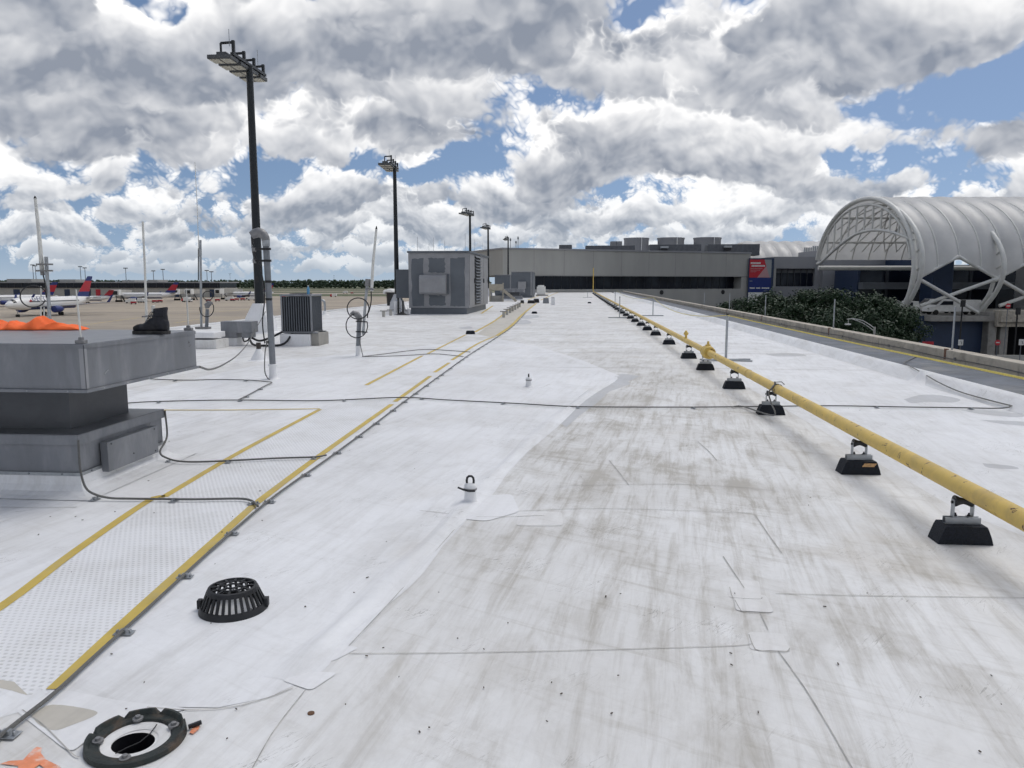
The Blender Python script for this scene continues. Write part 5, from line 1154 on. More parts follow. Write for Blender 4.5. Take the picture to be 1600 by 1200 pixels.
# ---- parked airliners
def make_plane(label, G0, G1, scale_len=40.0, fin='delta', radius=1.95, text=False, seed=0, winglet=True):
    d = G1 - G0; L = d.length; s = L / scale_len
    t = thing('airliner', label, 'airplane', (G0.x, G0.y, APZ), math.atan2(d.y, d.x), 'parked airliners'); t.scale = (s, s, s)
    r_ = radius
    rings = []
    for (x, r, zc) in ((0, 0.08, 3.55), (0.35, 0.5, 3.58), (1.0, 0.92, 3.66), (2.2, 1.38, 3.82), (4.0, 1.75, 3.95), (6.2, r_, 4.0), (12, r_, 4.0), (20, r_, 4.0), (27, r_, 4.0), (31, 1.72, 4.2), (35, 1.15, 4.65), (38.2, 0.55, 5.0), (40, 0.15, 5.2)):
        rings.append([(x, r * math.cos(2 * math.pi * i / 20), zc + r * math.sin(2 * math.pi * i / 20)) for i in range(20)])
    fu = ob('fuselage', MB().ring_loft(rings), M['plane_white'], t, smooth=True)
    ob('belly', MB().ring_loft([[(x, (r_ + 0.03) * w * math.cos(a), 4.0 + (r_ + 0.04) * math.sin(a)) for a in [math.pi * (1.2 + 0.6 * i / 10) for i in range(11)]] for (x, w) in ((7, 0.6), (9, 1), (28, 1), (30, 0.6))], cap=False, closed=False), M['blue'], fu)
    ob('cockpit_window', MB().ring_loft([[(x, (r + 0.02) * math.cos(a), zc + (r + 0.02) * math.sin(a)) for a in [R(22) + R(136) * i / 12 for i in range(13)]] for (x, r, zc) in ((1.9, 1.29, 3.80), (2.9, 1.53, 3.88))], cap=False, closed=False), M['dark_glass'], fu)
    for sd in (-1, 1):
        ob('window_row', MB().add([(x, sd * (r_ * 0.985), z) for (x, z) in ((7.5, 4.42), (30, 4.42), (30, 4.68), (7.5, 4.68))], [(0, 1, 2, 3)]), M['mull'], fu, loc=(0, sd * 0.03, 0))
    # fin: blue root, red middle, blue tip
    def fin_part(z0, z1, m_, name):
        def lead(z): return 31.2 + (z - 5.6) * 0.95
        def trail(z): return 37.6 + (z - 5.6) * 0.42
        vs = []
        for (z, w) in ((z0, 0.22 - 0.014 * (z0 - 5.6)), (z1, 0.22 - 0.014 * (z1 - 5.6))):
            a, c = lead(z), trail(z); vs += [(a, 0, z), (a + (c - a) * 0.35, w, z), (c, 0.02, z), (a + (c - a) * 0.35, -w, z)]
        ob(name, MB().ring_loft([vs[:4], vs[4:]]), m_, t, smooth=True)
    if fin == 'delta': fin_part(5.3, 7.4, M['blue'], 'fin_root'); fin_part(7.4, 11.0, M['red'], 'fin'); fin_part(11.0, 12.6, M['blue'], 'fin_tip')
    else: fin_part(5.3, 6.3, M['blue'], 'fin_root'); fin_part(6.3, 10.6, M['red'], 'fin'); ob('tailplane', MB().prism([(36.4, -5.5), (39, -6), (40.2, -6), (40.2, 6), (39, 6), (36.4, 5.5), (35.2, 0)], 10.6, 10.8), M['red'], t)
    for sd in (-1, 1):
        ob('wing', MB().ring_loft([[(13.2, sd * 1.5, 2.95), (17, sd * 1.5, 3.35), (21.5, sd * 1.5, 2.9), (17, sd * 1.5, 2.55)], [(18.5, sd * 8, 3.35), (20.2, sd * 8, 3.6), (22.6, sd * 8, 3.35), (20.2, sd * 8, 3.15)], [(23.2, sd * 16.5, 4.1), (23.9, sd * 16.5, 4.2), (24.9, sd * 16.5, 4.1), (23.9, sd * 16.5, 4.0)]]), M['plane_grey'], t, smooth=True)
        if winglet: ob('winglet', MB().ring_loft([[(23.2, sd * 16.5, 4.1), (24.0, sd * 16.6, 4.1), (24.9, sd * 16.5, 4.1), (24.0, sd * 16.4, 4.1)], [(25.0, sd * 17.2, 6.5), (25.4, sd * 17.25, 6.5), (25.9, sd * 17.2, 6.5), (25.4, sd * 17.15, 6.5)]]), M['blue'], t)
        if fin == 'delta':
            ob('tailplane', MB().ring_loft([[(34.4, sd * 0.8, 5.3), (36, sd * 0.8, 5.45), (38.2, sd * 0.8, 5.3), (36, sd * 0.8, 5.15)], [(37.8, sd * 6.4, 5.9), (38.4, sd * 6.4, 5.97), (39.4, sd * 6.4, 5.9), (38.4, sd * 6.4, 5.83)]]), M['plane_grey'], t)
        e = ob('engine', MB().lathe([(0.75, 0.0), (1.02, 0.1), (1.12, 0.8), (1.1, 2.2), (0.85, 3.4), (0.45, 4.2), (0.0, 4.4)], 18, Matrix.Translation((12.4, sd * 6.0, 2.15)) @ Matrix.Rotation(R(90), 4, 'Y')), M['blue'], t, smooth=True)
        ob('fan', MB().lathe([(0.78, 0.0), (0.0, 0.25)], 16, Matrix.Translation((12.42, sd * 6.0, 2.15)) @ Matrix.Rotation(R(90), 4, 'Y')), M['black'], e)
        g = ob('landing_gear', MB().tube([(19.5, sd * 3, 0.5), (19.5, sd * 3, 2.9)], 0.16, 8), M['plane_grey'], t)
        for q in (-0.45, 0.45): ob('wheel', MB().tube([(19.5, sd * 3 + q - 0.18, 0.55), (19.5, sd * 3 + q + 0.18, 0.55)], 0.55, 14), M['tyre'], g)
    g = ob('landing_gear', MB().tube([(4.6, 0, 0.4), (4.6, 0, 2.6)], 0.13, 8), M['plane_grey'], t)
    for q in (-0.3, 0.3): ob('wheel', MB().tube([(4.6, q - 0.13, 0.42), (4.6, q + 0.13, 0.42)], 0.42, 14), M['tyre'], g)
    if text:
        for sd in (-1,):
            cu_ = bpy.data.curves.new('title', 'FONT'); cu_.body = text; cu_.size = 2.0; cu_.space_character = 1.35; cu_.extrude = 0.02
            o = bpy.data.objects.new('tmp', cu_); C.objects.link(o); dg = bpy.context.evaluated_depsgraph_get(); dg.update()
            me = bpy.data.meshes.new_from_object(o.evaluated_get(dg)); bpy.data.objects.remove(o)
            me.materials.clear(); me.materials.append(M['blue'])
            Mr = Matrix.Translation((9.0, sd * (r_ * 0.93), 4.75)) @ Matrix.Rotation(R(90 - 20), 4, 'X')
            me.transform(Mr); ob('title', me, None, fu)
            ob('emblem', MB().add([(7.3, sd * r_ * 0.965, 4.62), (8.1, sd * r_ * 0.925, 6.0 - 0.65), (8.1, sd * r_ * 0.99, 4.62), (8.9, sd * r_ * 0.965, 4.62)], [(0, 2, 1), (2, 3, 1)]), M['red'], fu, loc=(0, sd * 0.06, 0))
    return t
def G3(u, v): q = at(u, v, APZ); return q
make_plane('nearest white airliner with red and blue tail behind the orange cloth', G3(10, 496.5), G3(147, 488.5), text='DELTA', winglet=True)
make_plane('airliner at the left frame edge, only its rear and tail showing', G3(-48, 480), G3(92, 477.5))
make_plane('smaller jet with red T-tail between two larger airliners', G3(96, 474), G3(180, 473.5), fin='tee')
make_plane('airliner with dark winglet parked at a jet bridge left of the boot rods', G3(176, 471.8), G3(280, 471.3))
make_plane('far airliner whose rear hides behind the floodlight pole', G3(348, 467.5), G3(428, 467.3))
make_plane('airliner tail tip peeping over the concourse roof', aty(95, 462, 640).xy.to_3d(), aty(133, 462, 640).xy.to_3d())
# jet bridges
def jet_bridge(u, v, rz, label):
    p = at(u, v, APZ); t = thing('jet_bridge', label, 'jet bridge', (p.x, p.y, APZ), rz, 'jet bridges at the far concourse')
    ob('tunnel', MB().box(-1.6, 1.6, 0, 22, 4.2, 7.0), M['concrete_light'], t); ob('cab', MB().box(-2.3, 2.3, -4, 0.4, 3.9, 7.3), M['white'], t, bevel=0.2)
    ob('cab_opening', MB().box(-1.5, 1.5, -4.1, -3.95, 4.3, 6.6), M['black'], t)
    for s in (-1.5, 1.2): ob('leg', MB().box(s, s + 0.35, 2.0, 2.4, 0.6, 4.2), M['steel'], t)
    ob('drive_wheels', MB().tube([(-1.9, 2.2, 0.6), (1.9, 2.2, 0.6)], 0.6, 12), M['tyre'], t)
    ob('stair', MB().beam((2.4, 0.2, 3.9), (2.4, 5.2, 0.1), 0.9, 0.2), M['steel'], t)
for (u, v, a, lab) in ((184, 472, 0.25, 'pale jet bridge at the nose of the winglet airliner'), (298, 469, 0.1, 'jet bridge between the two far airliners, behind the curb antenna'), (346, 468, -0.2, 'jet bridge at the nose of the farthest airliner'), (276, 469.5, 0.3, 'jet bridge right behind the winglet airliner tail')):
    jet_bridge(u, v, a, lab)
# service vehicles
def make_tug(label, loc, rz, body):
    t = thing('service_truck', label, 'truck', loc, rz, 'apron service trucks')
    ob('cab', MB().prism([(0, 0.5), (1.5, 0.5), (1.5, 2.1), (0.5, 2.1), (0, 1.3)], -0.95, 0.95, Matrix.Rotation(R(90), 4, 'X')), M[body], t, bevel=0.05)
    ob('windscreen', MB().add([(0.02, -0.8, 1.36), (0.02, 0.8, 1.36), (0.47, 0.8, 2.04), (0.47, -0.8, 2.04)], [(0, 1, 2, 3)]), M['dark_glass'], t, loc=(-0.03, 0, 0.02))
    ob('box', MB().box(1.6, 5.2, -1.1, 1.1, 0.7, 2.7), M['white'], t, bevel=0.05)
    for x in (0.8, 4.3):
        for y in (-0.85, 0.85): ob('wheel', MB().tube([(x, y - 0.15, 0.42), (x, y + 0.15, 0.42)], 0.42, 12), M['tyre'], t)
    return t
def make_cart(label, loc, rz):
    t = thing('baggage_cart', label, 'cart', loc, rz, 'apron baggage carts')
    ob('bed', MB().box(0, 3, -0.8, 0.8, 0.5, 0.65), M['steel'], t); ob('canopy', MB().box(0, 3, -0.8, 0.8, 1.9, 2.0), M['white'], t); ob('load', MB().box(0.2, 2.8, -0.7, 0.7, 0.66, 1.5), M['red'], t)
    for x in (0.05, 2.9): ob('post', MB().box(x, x + 0.06, -0.78, -0.7, 0.65, 1.9), M['steel'], t)
    for x in (0.5, 2.5):
        for y in (-0.7, 0.7): ob('wheel', MB().tube([(x, y - 0.1, 0.25), (x, y + 0.1, 0.25)], 0.25, 10), M['tyre'], t)
    return t
tug = None
for (u, v, a, body, lab) in ((196, 474, 0.4, 'white', 'white service truck under the winglet airliner nose'), (228, 473, 2.9, 'white', 'white service truck below the middle of the winglet airliner'), (284, 471.5, 0.2, 'sign_red', 'service truck behind the left hood rod'), (300, 472, 3.0, 'white', 'service truck left of the curb antenna'), (352, 470, 0.1, 'white', 'service truck at the farthest airliner nose'), (387, 469.5, 0.2, 'white', 'service truck under the farthest airliner wing'), (516, 464, 0.1, 'sign_red', 'lone red-cabbed truck out past the condenser'), (536, 458.5, 0.0, 'white', 'white truck farther out right of the condenser')):
    p = at(u, v, APZ); make_tug(lab, (p.x, p.y, APZ), a, body)
for (u, v, a, lab) in ((204, 475.5, 0.3, 'baggage cart nearest the winglet airliner nose'), (238, 473, 0.1, 'baggage cart below the winglet airliner wing'), (246, 472.6, 0.1, 'baggage cart right of the wing cart'), (322, 471.5, 0.0, 'baggage cart right of the curb antenna mast'), (336, 471, 0.2, 'baggage cart left of the far jet bridge'), (360, 470.5, 0.0, 'baggage cart near the farthest airliner'), (366, 469.8, 0.4, 'baggage cart right of the farthest airliner nose'), (376, 469.4, 0.0, 'baggage cart left of the floodlight pole'), (440, 466, 0.1, 'baggage cart seen just above the condenser left end'), (548, 459, 0.0, 'cart far out beside the white truck')):
    p = at(u, v, APZ); make_cart(lab, (p.x, p.y, APZ), a)

# ================================================================== TERMINAL AHEAD AND CANOPY ON THE RIGHT
A0 = Vector((-12.5, 127.0, 0)); B0 = lat(1162 - 800, 0, 0)
B0 = aty(1166, 442, 150.0); B0.z = 0
dv = (B0 - A0); FL = dv.length + 0.8; fa = math.atan2(dv.y, dv.x)
tm = thing('terminal_building', 'long grey terminal block closing the far end of the roof', 'building', (A0.x, A0.y, APZ), fa)
def h(z): return z - APZ
GT, WT, WB = 7.05, 2.85, 0.5
ob('upper_wall', MB().box(0, FL, 0, 40, h(WT), h(GT)), M['facade'], tm)
ob('lower_wall', MB().box(0, FL, 0, 3.0, 0, h(WB)), M['facade'], tm)
ob('end_pier', MB().box(FL - 2.0, FL, 0.004, 3.0, h(WB), h(WT)), M['facade'], tm)
ob('end_pier', MB().box(0, 1.6, 0.004, 3.0, h(WB), h(WT)), M['facade'], tm)
ob('soffit', MB().box(0.1, FL - 0.1, -0.12, 0.2, h(WT) - 0.12, h(WT) - 0.002), M['joint'], tm)
npane = 28; x0 = 1.7; x1 = FL - 2.1
for k in range(npane):
    a = x0 + (x1 - x0) * k / npane; b = x0 + (x1 - x0) * (k + 1) / npane
    ob('window_pane', MB().box(a + 0.05, b - 0.05, 2.0, 2.06, h(WB) + 0.02, h(WT) - 0.02), M['dark_glass'], tm)
    if k: ob('mullion', MB().box(a - 0.04, a + 0.04, 1.97, 2.1, h(WB), h(WT) - 0.01), M['mull'], tm)
ob('interior', MB().box(x0 - 1, x1 + 1, 2.3, 2.5, h(WB) - 2, h(WT)), M['hole'], tm)
for k in range(1, 9):
    x = FL * k / 9.0; ob('panel_joint', MB().box(x - 0.03, x + 0.03, -0.012, -0.002, h(WT), h(GT)), M['joint'], tm)
ob('cornice', MB().box(-0.15, FL + 0.1, -0.15, 40.2, h(GT) + 0.003, h(GT) + 0.28), M['facade2'], tm)
for u in (1013, 1118):
    p = atx(u, 456, 1) ; s = ((u - 785) / (1166 - 785)) ** 0.96 * FL
    ob('wall_vent', MB().lathe([(0.42, -0.06), (0.42, 0.0), (0.0, 0.02)], 14, Matrix.Translation((s, -0.02, h(-0.1))) @ Matrix.Rotation(R(90), 4, 'X')), M['black'], tm)
# roof plant on the terminal
def plant(u0, u1, v0, v1, y, d, mm, label, name='roof_plant', cyl=False):
    a, b_ = aty(u0, 442, y), aty(u1, 442, y); z0 = GT - 0.2; z1 = 1.6 + (442 - v0) / 1200 * y * 1.0
    t = thing(name, label, 'rooftop plant', ((a.x + b_.x) / 2, y, 0), 0, 'plant on the terminal roof'); w = (b_.x - a.x) / 2
    if cyl:
        ob('shell', MB().lathe([(w * 0.96, z0), (w * 0.96, z1 - 0.5), (w, z1 - 0.2), (w, z1), (w * 0.9, z1), (w * 0.88, z1 - 1.0)], 28, cap=False), M[mm], t, smooth=True)
        ob('ladder', MB().box(w * 0.3, w * 0.36, -w - 0.05, -w + 0.1, z0, z1), M['white'], t); ob('fan_stack', MB().lathe([(w * 0.5, z0), (w * 0.5, z1 - 0.6), (0, z1 - 0.6)], 16), M['grey_dark'], t)
    else:
        ob('screen', MB().box(-w, w, 0, d, z0, z1), M[mm], t, bevel=0.05); n = max(2, int(w * 2 / 3))
        for k in range(1, n): ob('post', MB().box(-w + 2 * w * k / n - 0.06, -w + 2 * w * k / n + 0.06, -0.03, -0.003, z0, z1), M['grey_old'], t)
    return t
YP = 158
plant(973, 1013, 374.5, 0, YP + 6, 0, 'facade2', 'leftmost of three round cooling towers on the terminal', 'cooling_tower', True)
plant(1025, 1068, 374.5, 0, YP + 6, 0, 'facade2', 'middle one of three round cooling towers on the terminal', 'cooling_tower', True)
plant(1081, 1125, 374.5, 0, YP + 6, 0, 'facade2', 'rightmost of three round cooling towers on the terminal', 'cooling_tower', True)
plant(873, 893, 384, 0, 140, 3, 'grey_dark', 'small dark box on the terminal roof, leftmost'); plant(866, 874, 390, 0, 139, 3, 'grey_dark', 'low dark step left of the small box')
plant(914, 991, 385.3, 0, 146, 4, 'grey_dark', 'long low dark screen on the terminal roof'); plant(953, 971, 379, 0, 149, 3, 'facade2', 'pale capped vent above the long low screen')
plant(1014, 1094, 384, 0, 151, 4, 'grey_dark', 'middle dark screen before the cooling towers'); plant(1104, 1185, 384, 0, 153, 4, 'grey_dark', 'right dark screen before the cooling towers')
for (u, v, lab) in ((1038, 388, 'grey louvred hood on the middle screen'), (1137, 387, 'grey louvred hood on the right screen')):
    p = aty(u, v, 150.4 if u < 1100 else 152.4); t = thing('vent_hood', lab, 'vent', (p.x, p.y, p.z), 0, 'hoods on the roof screens')
    ob('top', MB().box(-0.75, 0.75, -0.4, 0.5, 0.0, 0.35), M['galv'], t, bevel=0.05); ob('throat', MB().box(-0.6, 0.6, -0.2, 0.5, -0.5, 0.0), M['black'], t)
# aerials on the left corner
t = thing('roof_aerials', 'cluster of thin aerials at the terminal left roof corner', 'aerial', (A0.x + 1.2, A0.y + 0.6, GT + 0.28))
for (x, hh) in ((0.0, 1.6), (0.9, 1.1), (1.25, 1.9)): ob('mast', MB().tube([(x, 0, 0), (x, 0, hh)], 0.05, 6), M['steel'], t); ob('head', MB().cbox((x, 0, hh * 0.8), 0.25, 0.2, 0.35), M['steel'], t)
# banner on the end wall
bn = thing('banner', 'tall red, blue and white banner on the terminal end wall', 'banner', (B0.x, B0.y - 0.4, 0), math.atan2(SE.y, SE.x))
def bz(v): return 1.6 + (442 - v) / 1200 * 149.4
bx = lambda u: (u - 1168) / 1200 * 150 + 0.3
W_ = bx(1204)
ob('frame', MB().box(bx(1167.5), W_ + 0.2, 0.02, 0.2, bz(475), bz(405)), M['navy'], bn)
def bpoly(name, uvs, m_, d): ob(name, MB().add([(bx(u), -d, bz(v)) for (u, v) in uvs], [tuple(range(len(uvs)))]), M[m_], bn)
bpoly('red_field', [(1169, 434), (1181, 434), (1194, 417), (1191, 407), (1169, 407)], 'sign_red', 0.02)
bpoly('grey_field', [(1181, 434), (1202, 434), (1202, 407), (1191, 407), (1194, 417)], 'sign_grey', 0.024)
bpoly('pink_field', [(1181, 434), (1200, 434), (1194, 417)], 'sign_pink', 0.03)
bpoly('blue_field', [(1168.5, 456), (1202, 456), (1202, 434.3), (1168.5, 434.3)], 'sign_blue', 0.02)
bpoly('white_field', [(1168.5, 474), (1202, 474), (1202, 456.3), (1168.5, 456.3)], 'white', 0.02)
def marks(row, u0, u1, v0, v1, n, m_, seed):
    rr = random.Random(seed); mb = MB(); u = u0
    while u < u1:
        w = rr.uniform(0.5, 1.1) * (u1 - u0) / n
        mb.add([(bx(u), -0.04, bz(v1)), (bx(u + w * 0.78), -0.04, bz(v1)), (bx(u + w * 0.78), -0.04, bz(v0)), (bx(u), -0.04, bz(v0))], [(0, 1, 2, 3)]); u += w
    ob('print_line', mb, M[m_], bn)
marks(0, 1170.5, 1185, 411, 413.6, 9, 'white', 1); marks(1, 1172, 1191, 415.2, 417.8, 10, 'white', 2); marks(2, 1170.5, 1188, 420, 421, 12, 'sign_pink', 3); marks(3, 1170.5, 1185, 422.6, 423.4, 10, 'sign_pink', 4); marks(4, 1170.5, 1179, 425, 425.8, 6, 'sign_pink', 5)
marks(5, 1170.5, 1177.5, 448.8, 450.8, 5, 'white', 6); marks(6, 1180, 1186, 448.8, 450.8, 4, 'white', 7); marks(7, 1188.5, 1200, 448.8, 450.8, 7, 'white', 8); marks(8, 1170, 1174, 438.5, 440, 3, 'sign_grey', 9)

# ---- second wing right of the banner, in the plane facing the lens
WD = 152.0
def lx(u, d=WD): return (u - 800) / 1200 * d
def lz(v, d=WD): return 1.6 + (442 - v) / 1200 * d
ww = thing('terminal_wing', 'grey terminal wing with two window bays behind the trees', 'building', lat(lx(1205), WD, APZ), math.atan2(SE.y, SE.x))
O = lx(1205)
def wbox(name, u0, u1, v0, v1, y0, y1, mm, bevel=0.0): return ob(name, MB().box(lx(u0) - O, lx(u1) - O, y0, y1, lz(v1) - APZ, lz(v0) - APZ), M[mm], ww, bevel=bevel)
wbox('upper_wall', 1205, 1276, 402, 420, 0.0, 12, 'facade2'); wbox('lower_wall', 1205, 1276, 447.5, 530, 0.0, 12, 'facade2'); wbox('end_wall', 1205, 1208.5, 420, 447.5, 0.0, 12, 'facade'); wbox('end_wall', 1268.5, 1276, 420, 447.5, 0.0, 12, 'facade2')
wbox('pilaster', 1276, 1304, 392, 530, -1.5, 12, 'facade2', 0.05)
wbox('upper_wall', 1304, 1377, 402, 420.5, 0.0, 12, 'facade2'); wbox('lower_wall', 1304, 1377, 447.5, 530, 0.0, 12, 'facade2'); wbox('end_wall', 1371, 1377, 420.5, 447.5, 0.0, 12, 'facade2')
wbox('balcony_wall', 1314, 1391, 448, 466, -6.0, -0.2, 'concrete_light'); wbox('column', 1376.5, 1406, 392, 530, -4, 8, 'navy', 0.05)
for (ua, ub, n) in ((1208.5, 1268.5, 6), (1304, 1371, 7)):
    for k in range(n):
        a = ua + (ub - ua) * k / n; b_ = ua + (ub - ua) * (k + 1) / n
        wbox('window_pane', a + 0.6, b_ - 0.6, 427.2, 447.3, 0.8, 0.86, 'dark_glass'); wbox('transom_pane', a + 0.6, b_ - 0.6, 420.7, 426.6, 0.8, 0.86, 'grey_dark')
        if k: wbox('mullion', a - 0.5, a + 0.5, 420.6, 447.4, 0.6, 1.0, 'mull')
    wbox('interior', ua, ub, 420, 448, 1.4, 1.6, 'hole')
# distant barrel roof behind the wing
def barrel(name, label, x0, x1, dc, rad, zc, squash, nrib, cat='canopy'):
    t = thing(name, label, cat, lat(x0, dc, 0), math.atan2(SE.y, SE.x), 'white barrel canopies')
    return t
t = barrel('far_canopy', 'distant ribbed white barrel roof behind the terminal wing', lx(1150, 250), 0, 250, 0, 0, 0, 0)
x0, x1 = lx(1150, 250), lx(1420, 250); n = 14; zr = lz(381, 250)
for k in range(n):
    a, b_ = (x1 - x0) * k / n, (x1 - x0) * (k + 1) / n; rings = []
    for (x, q) in ((a, 0), (a * 0.75 + b_ * 0.25, 0.45), ((a + b_) / 2, 0.6), (a * 0.25 + b_ * 0.75, 0.45), (b_, 0)):
        rings.append([(x, -(16 + q) * math.cos(th), zr - 9 + (9 + q) * math.sin(th)) for th in [math.pi * i / 18 for i in range(19)]])
    ob('roof_bay', MB().ring_loft(rings, cap=False, closed=False), M['skin'], t, smooth=True)
st_ = thing('vent_stacks', 'row of grey vertical ducts before the distant barrel roof', 'duct', lat(lx(1251, 175), 175, lz(403, 175)), math.atan2(SE.y, SE.x))
for k in range(7): ob('duct', MB().tube([((k * 3.3) / 1200 * 175, 0, -1), ((k * 3.3) / 1200 * 175, 0, 2.2 + (0.3 if k > 3 else 0))], 0.2, 8), M['galv'], st_)

# ---- great barrel canopy over the roadway
CX0, CDC = 54.0, 120.5
can = thing('barrel_canopy', 'huge silver barrel-vault canopy with white trusses at the right', 'canopy', lat(CX0, CDC, 0), math.atan2(SE.y, SE.x))
EA, EB, EZ = 16.6, 10.7, 3.45                        # half width, rise, centre height of the vault
def cp(th, q=0.0): return (-(EA + q) * math.cos(th), EZ + (EB + q) * math.sin(th))   # th 0 = near side, pi = far side
RIB = 2.9; NB_ = 20; PER = 10.75
def lower_edge(x):                                   # zig-zag hem of the film on the near side
    ph = ((x - 0.3) % PER) / PER; return 2.2 + 2.9 * (1 - abs(2 * ph - 1))
def th_for(z): return math.asin(max(-0.95, min(1, (z - EZ) / EB)))
for k in range(NB_):
    rings = []
    for s in range(7):
        f = s / 6; x = (k + f) * RIB; q = 0.42 * math.sin(math.pi * f) ** 0.8; t0 = th_for(lower_edge(x)); t1 = math.pi - th_for(5.6)
        rings.append([(x, cp(t0 + (t1 - t0) * i / 40, q * math.sin(math.pi * min(1, (i + 2) / 42)) ** 0.3)[0], cp(t0 + (t1 - t0) * i / 40, q * math.sin(math.pi * min(1, (i + 2) / 42)) ** 0.3)[1]) for i in range(41)])
    ob('film_bay', MB().ring_loft(rings, cap=False, closed=False), M['skin'], can, smooth=True)
    x = k * RIB; t0 = th_for(lower_edge(x)); t1 = math.pi - th_for(5.6)
    ob('rib', MB().tube([(x, *cp(t0 + (t1 - t0) * i / 36, 0.06)) for i in range(37)], 0.10, 6), M['white_steel'], can, smooth=True)
# zig-zag hem tube and X-bracing on the near side
zz = []
x = 0.3
while x < NB_ * RIB: zz += [x, x + PER / 2]; x += PER
for a, b_ in zip(zz[:-1], zz[1:]):
    za, zb = lower_edge(a + 1e-4), lower_edge(b_ + 1e-4); ob('hem_tube', MB().tube([(a, cp(th_for(za), 0.1)[0], za), (b_, cp(th_for(zb), 0.1)[0], zb)], 0.24, 10), M['white_steel'], can, smooth=True)
for x in [0.3 + PER * k for k in range(5)]:
    ob('brace', MB().tube([(x, -EA - 0.15, 2.2), (x + PER * 0.86, -EA + 1.2, -2.4)], 0.24, 10), M['white_steel'], can, smooth=True)
    ob('brace', MB().tube([(x + PER, -EA - 0.15, 2.2), (x + PER * 0.12, -EA + 1.2, -1.5)], 0.24, 10), M['white_steel'], can, smooth=True)
# truss legs: two curved chords with rungs, standing proud of the film
for k in range(5):
    x = 0.0 + PER * k
    def chord(off, zt, zb, n=16): return [(x, *cp(th_for(zt + (zb - zt) * i / n) if True else 0, off + (-1.2 if False else 0))) for i in range(n + 1)]
    topz = 12.0 if k == 0 else 8.3
    outer = []; inner = []
    for i in range(19):
        z = topz + (-2.6 - topz) * i / 18; th = math.asin(max(-1, min(1, (z - EZ) / (EB + 0.05)))); y = -(EA) * math.cos(th); s = i / 18
        bul = 1.5 * math.sin(math.pi * min(1, s * 1.12)) ** 0.9
        outer.append((x, y - 0.25 - bul, z)); inner.append((x, y - 0.1 + 0.35 * s + (0.9 if s > 0.75 else 0) * (s - 0.75) * 4, z))
    leg = ob('truss_chord', MB().tube(outer, 0.30, 10), M['white_steel'], can, smooth=True); ob('truss_chord', MB().tube(inner, 0.26, 10), M['white_steel'], can, smooth=True)
    for i in range(4, 17, 3): ob('rung', MB().tube([outer[i], inner[i + 1]], 0.14, 8), M['white_steel'], leg)
# end arch: outer ring, tied inner arch, struts
n = 40; t0, t1 = th_for(-2.2), math.pi - th_for(5.6)
arch = [(-0.25, *cp(t0 + (t1 - t0) * i / n, 0.15)) for i in range(n + 1)]
ar = ob('end_arch', MB().tube(arch, 0.36, 10), M['white_steel'], can, smooth=True)
ob('end_arch', MB().tube([(-0.3, *cp(R(8) + R(164) * i / n, -0.75)) for i in range(n + 1)], 0.2, 8), M['white_steel'], can, smooth=True)
inn = []
for i in range(25):
    s = i / 24; y = -EA + 0.5 + (2 * EA - 0.8) * s; inn.append((-0.3, y, 6.0 + 3.4 * math.sin(math.pi * min(1, s * 0.93 + 0.12)) - 2.3 * max(0, s - 0.55)))
ob('tie_arch', MB().tube(inn, 0.22, 8), M['white_steel'], can, smooth=True)
for i in range(3, 23, 2):
    y, z = inn[i][1], inn[i][2]; zt = EZ + (EB - 0.6) * math.sqrt(max(0, 1 - (y / (EA - 0.7)) ** 2))
    if zt > z + 0.4: ob('strut', MB().tube([(-0.3, y, z), (-0.3, y, zt)], 0.15, 8), M['white_steel'], can, smooth=True)
# diagonal lattice under the film
for k in range(6):
    for sgn in (1, -1):
        for ph in range(3):
            pts = []
            for i in range(13):
                s = i / 12; th = R(20) + R(140) * s; xx = 1.0 + k * 6.0 + (s * 12 - 6) * sgn + ph * 2.0 + 4
                if xx > 0.3: pts.append((xx, *cp(th, -0.45)))
            if len(pts) > 2: ob('lattice_tube', MB().tube(pts, 0.085, 6), M['white_steel'], can, smooth=True)
for th in (30, 60, 90, 120, 150):
    ob('purlin', MB().tube([(0, *cp(R(th), -0.7)), (NB_ * RIB, *cp(R(th), -0.7))], 0.16, 8), M['white_steel'], can)
ob('gutter_beam', MB().tube([(0, *cp(math.pi - R(4), -0.2)), (NB_ * RIB, *cp(math.pi - R(4), -0.2))], 0.4, 8), M['white_steel'], can)

# ---- dark terminal front and upper roadway under the canopy
sd = math.atan2(SE.y, SE.x)
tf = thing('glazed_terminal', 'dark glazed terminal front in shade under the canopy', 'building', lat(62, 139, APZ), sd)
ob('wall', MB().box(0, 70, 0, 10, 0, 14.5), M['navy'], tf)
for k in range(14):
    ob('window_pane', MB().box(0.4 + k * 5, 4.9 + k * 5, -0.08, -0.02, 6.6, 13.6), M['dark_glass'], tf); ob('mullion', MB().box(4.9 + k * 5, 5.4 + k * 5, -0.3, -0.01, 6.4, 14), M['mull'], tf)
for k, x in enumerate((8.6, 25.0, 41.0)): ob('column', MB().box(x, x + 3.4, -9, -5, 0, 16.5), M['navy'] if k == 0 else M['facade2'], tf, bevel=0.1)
ob('canopy_fascia', MB().box(0, 70, -2.2, -0.4, 10.2, 11.4), M['grey_old'], tf)
rd = thing('elevated_roadway', 'upper roadway deck with beige beam under the canopy', 'bridge', lat(56, 103, APZ), sd)
ob('deck', MB().box(0, 90, 0, 30, 6.2, 6.9), M['concrete'], rd)
ob('edge_beam', MB().box(8.6, 90, -0.6, 0.0, 5.5, 7.6), M['coping'], rd, bevel=0.03)
ob('blue_wall', MB().box(-1.0, 8.2, 1.6, 2.0, 0, 6.9), M['navy'], rd)
ob('back_wall', MB().box(8.2, 90, 14, 15, 0, 6.2), M['hole'], rd)
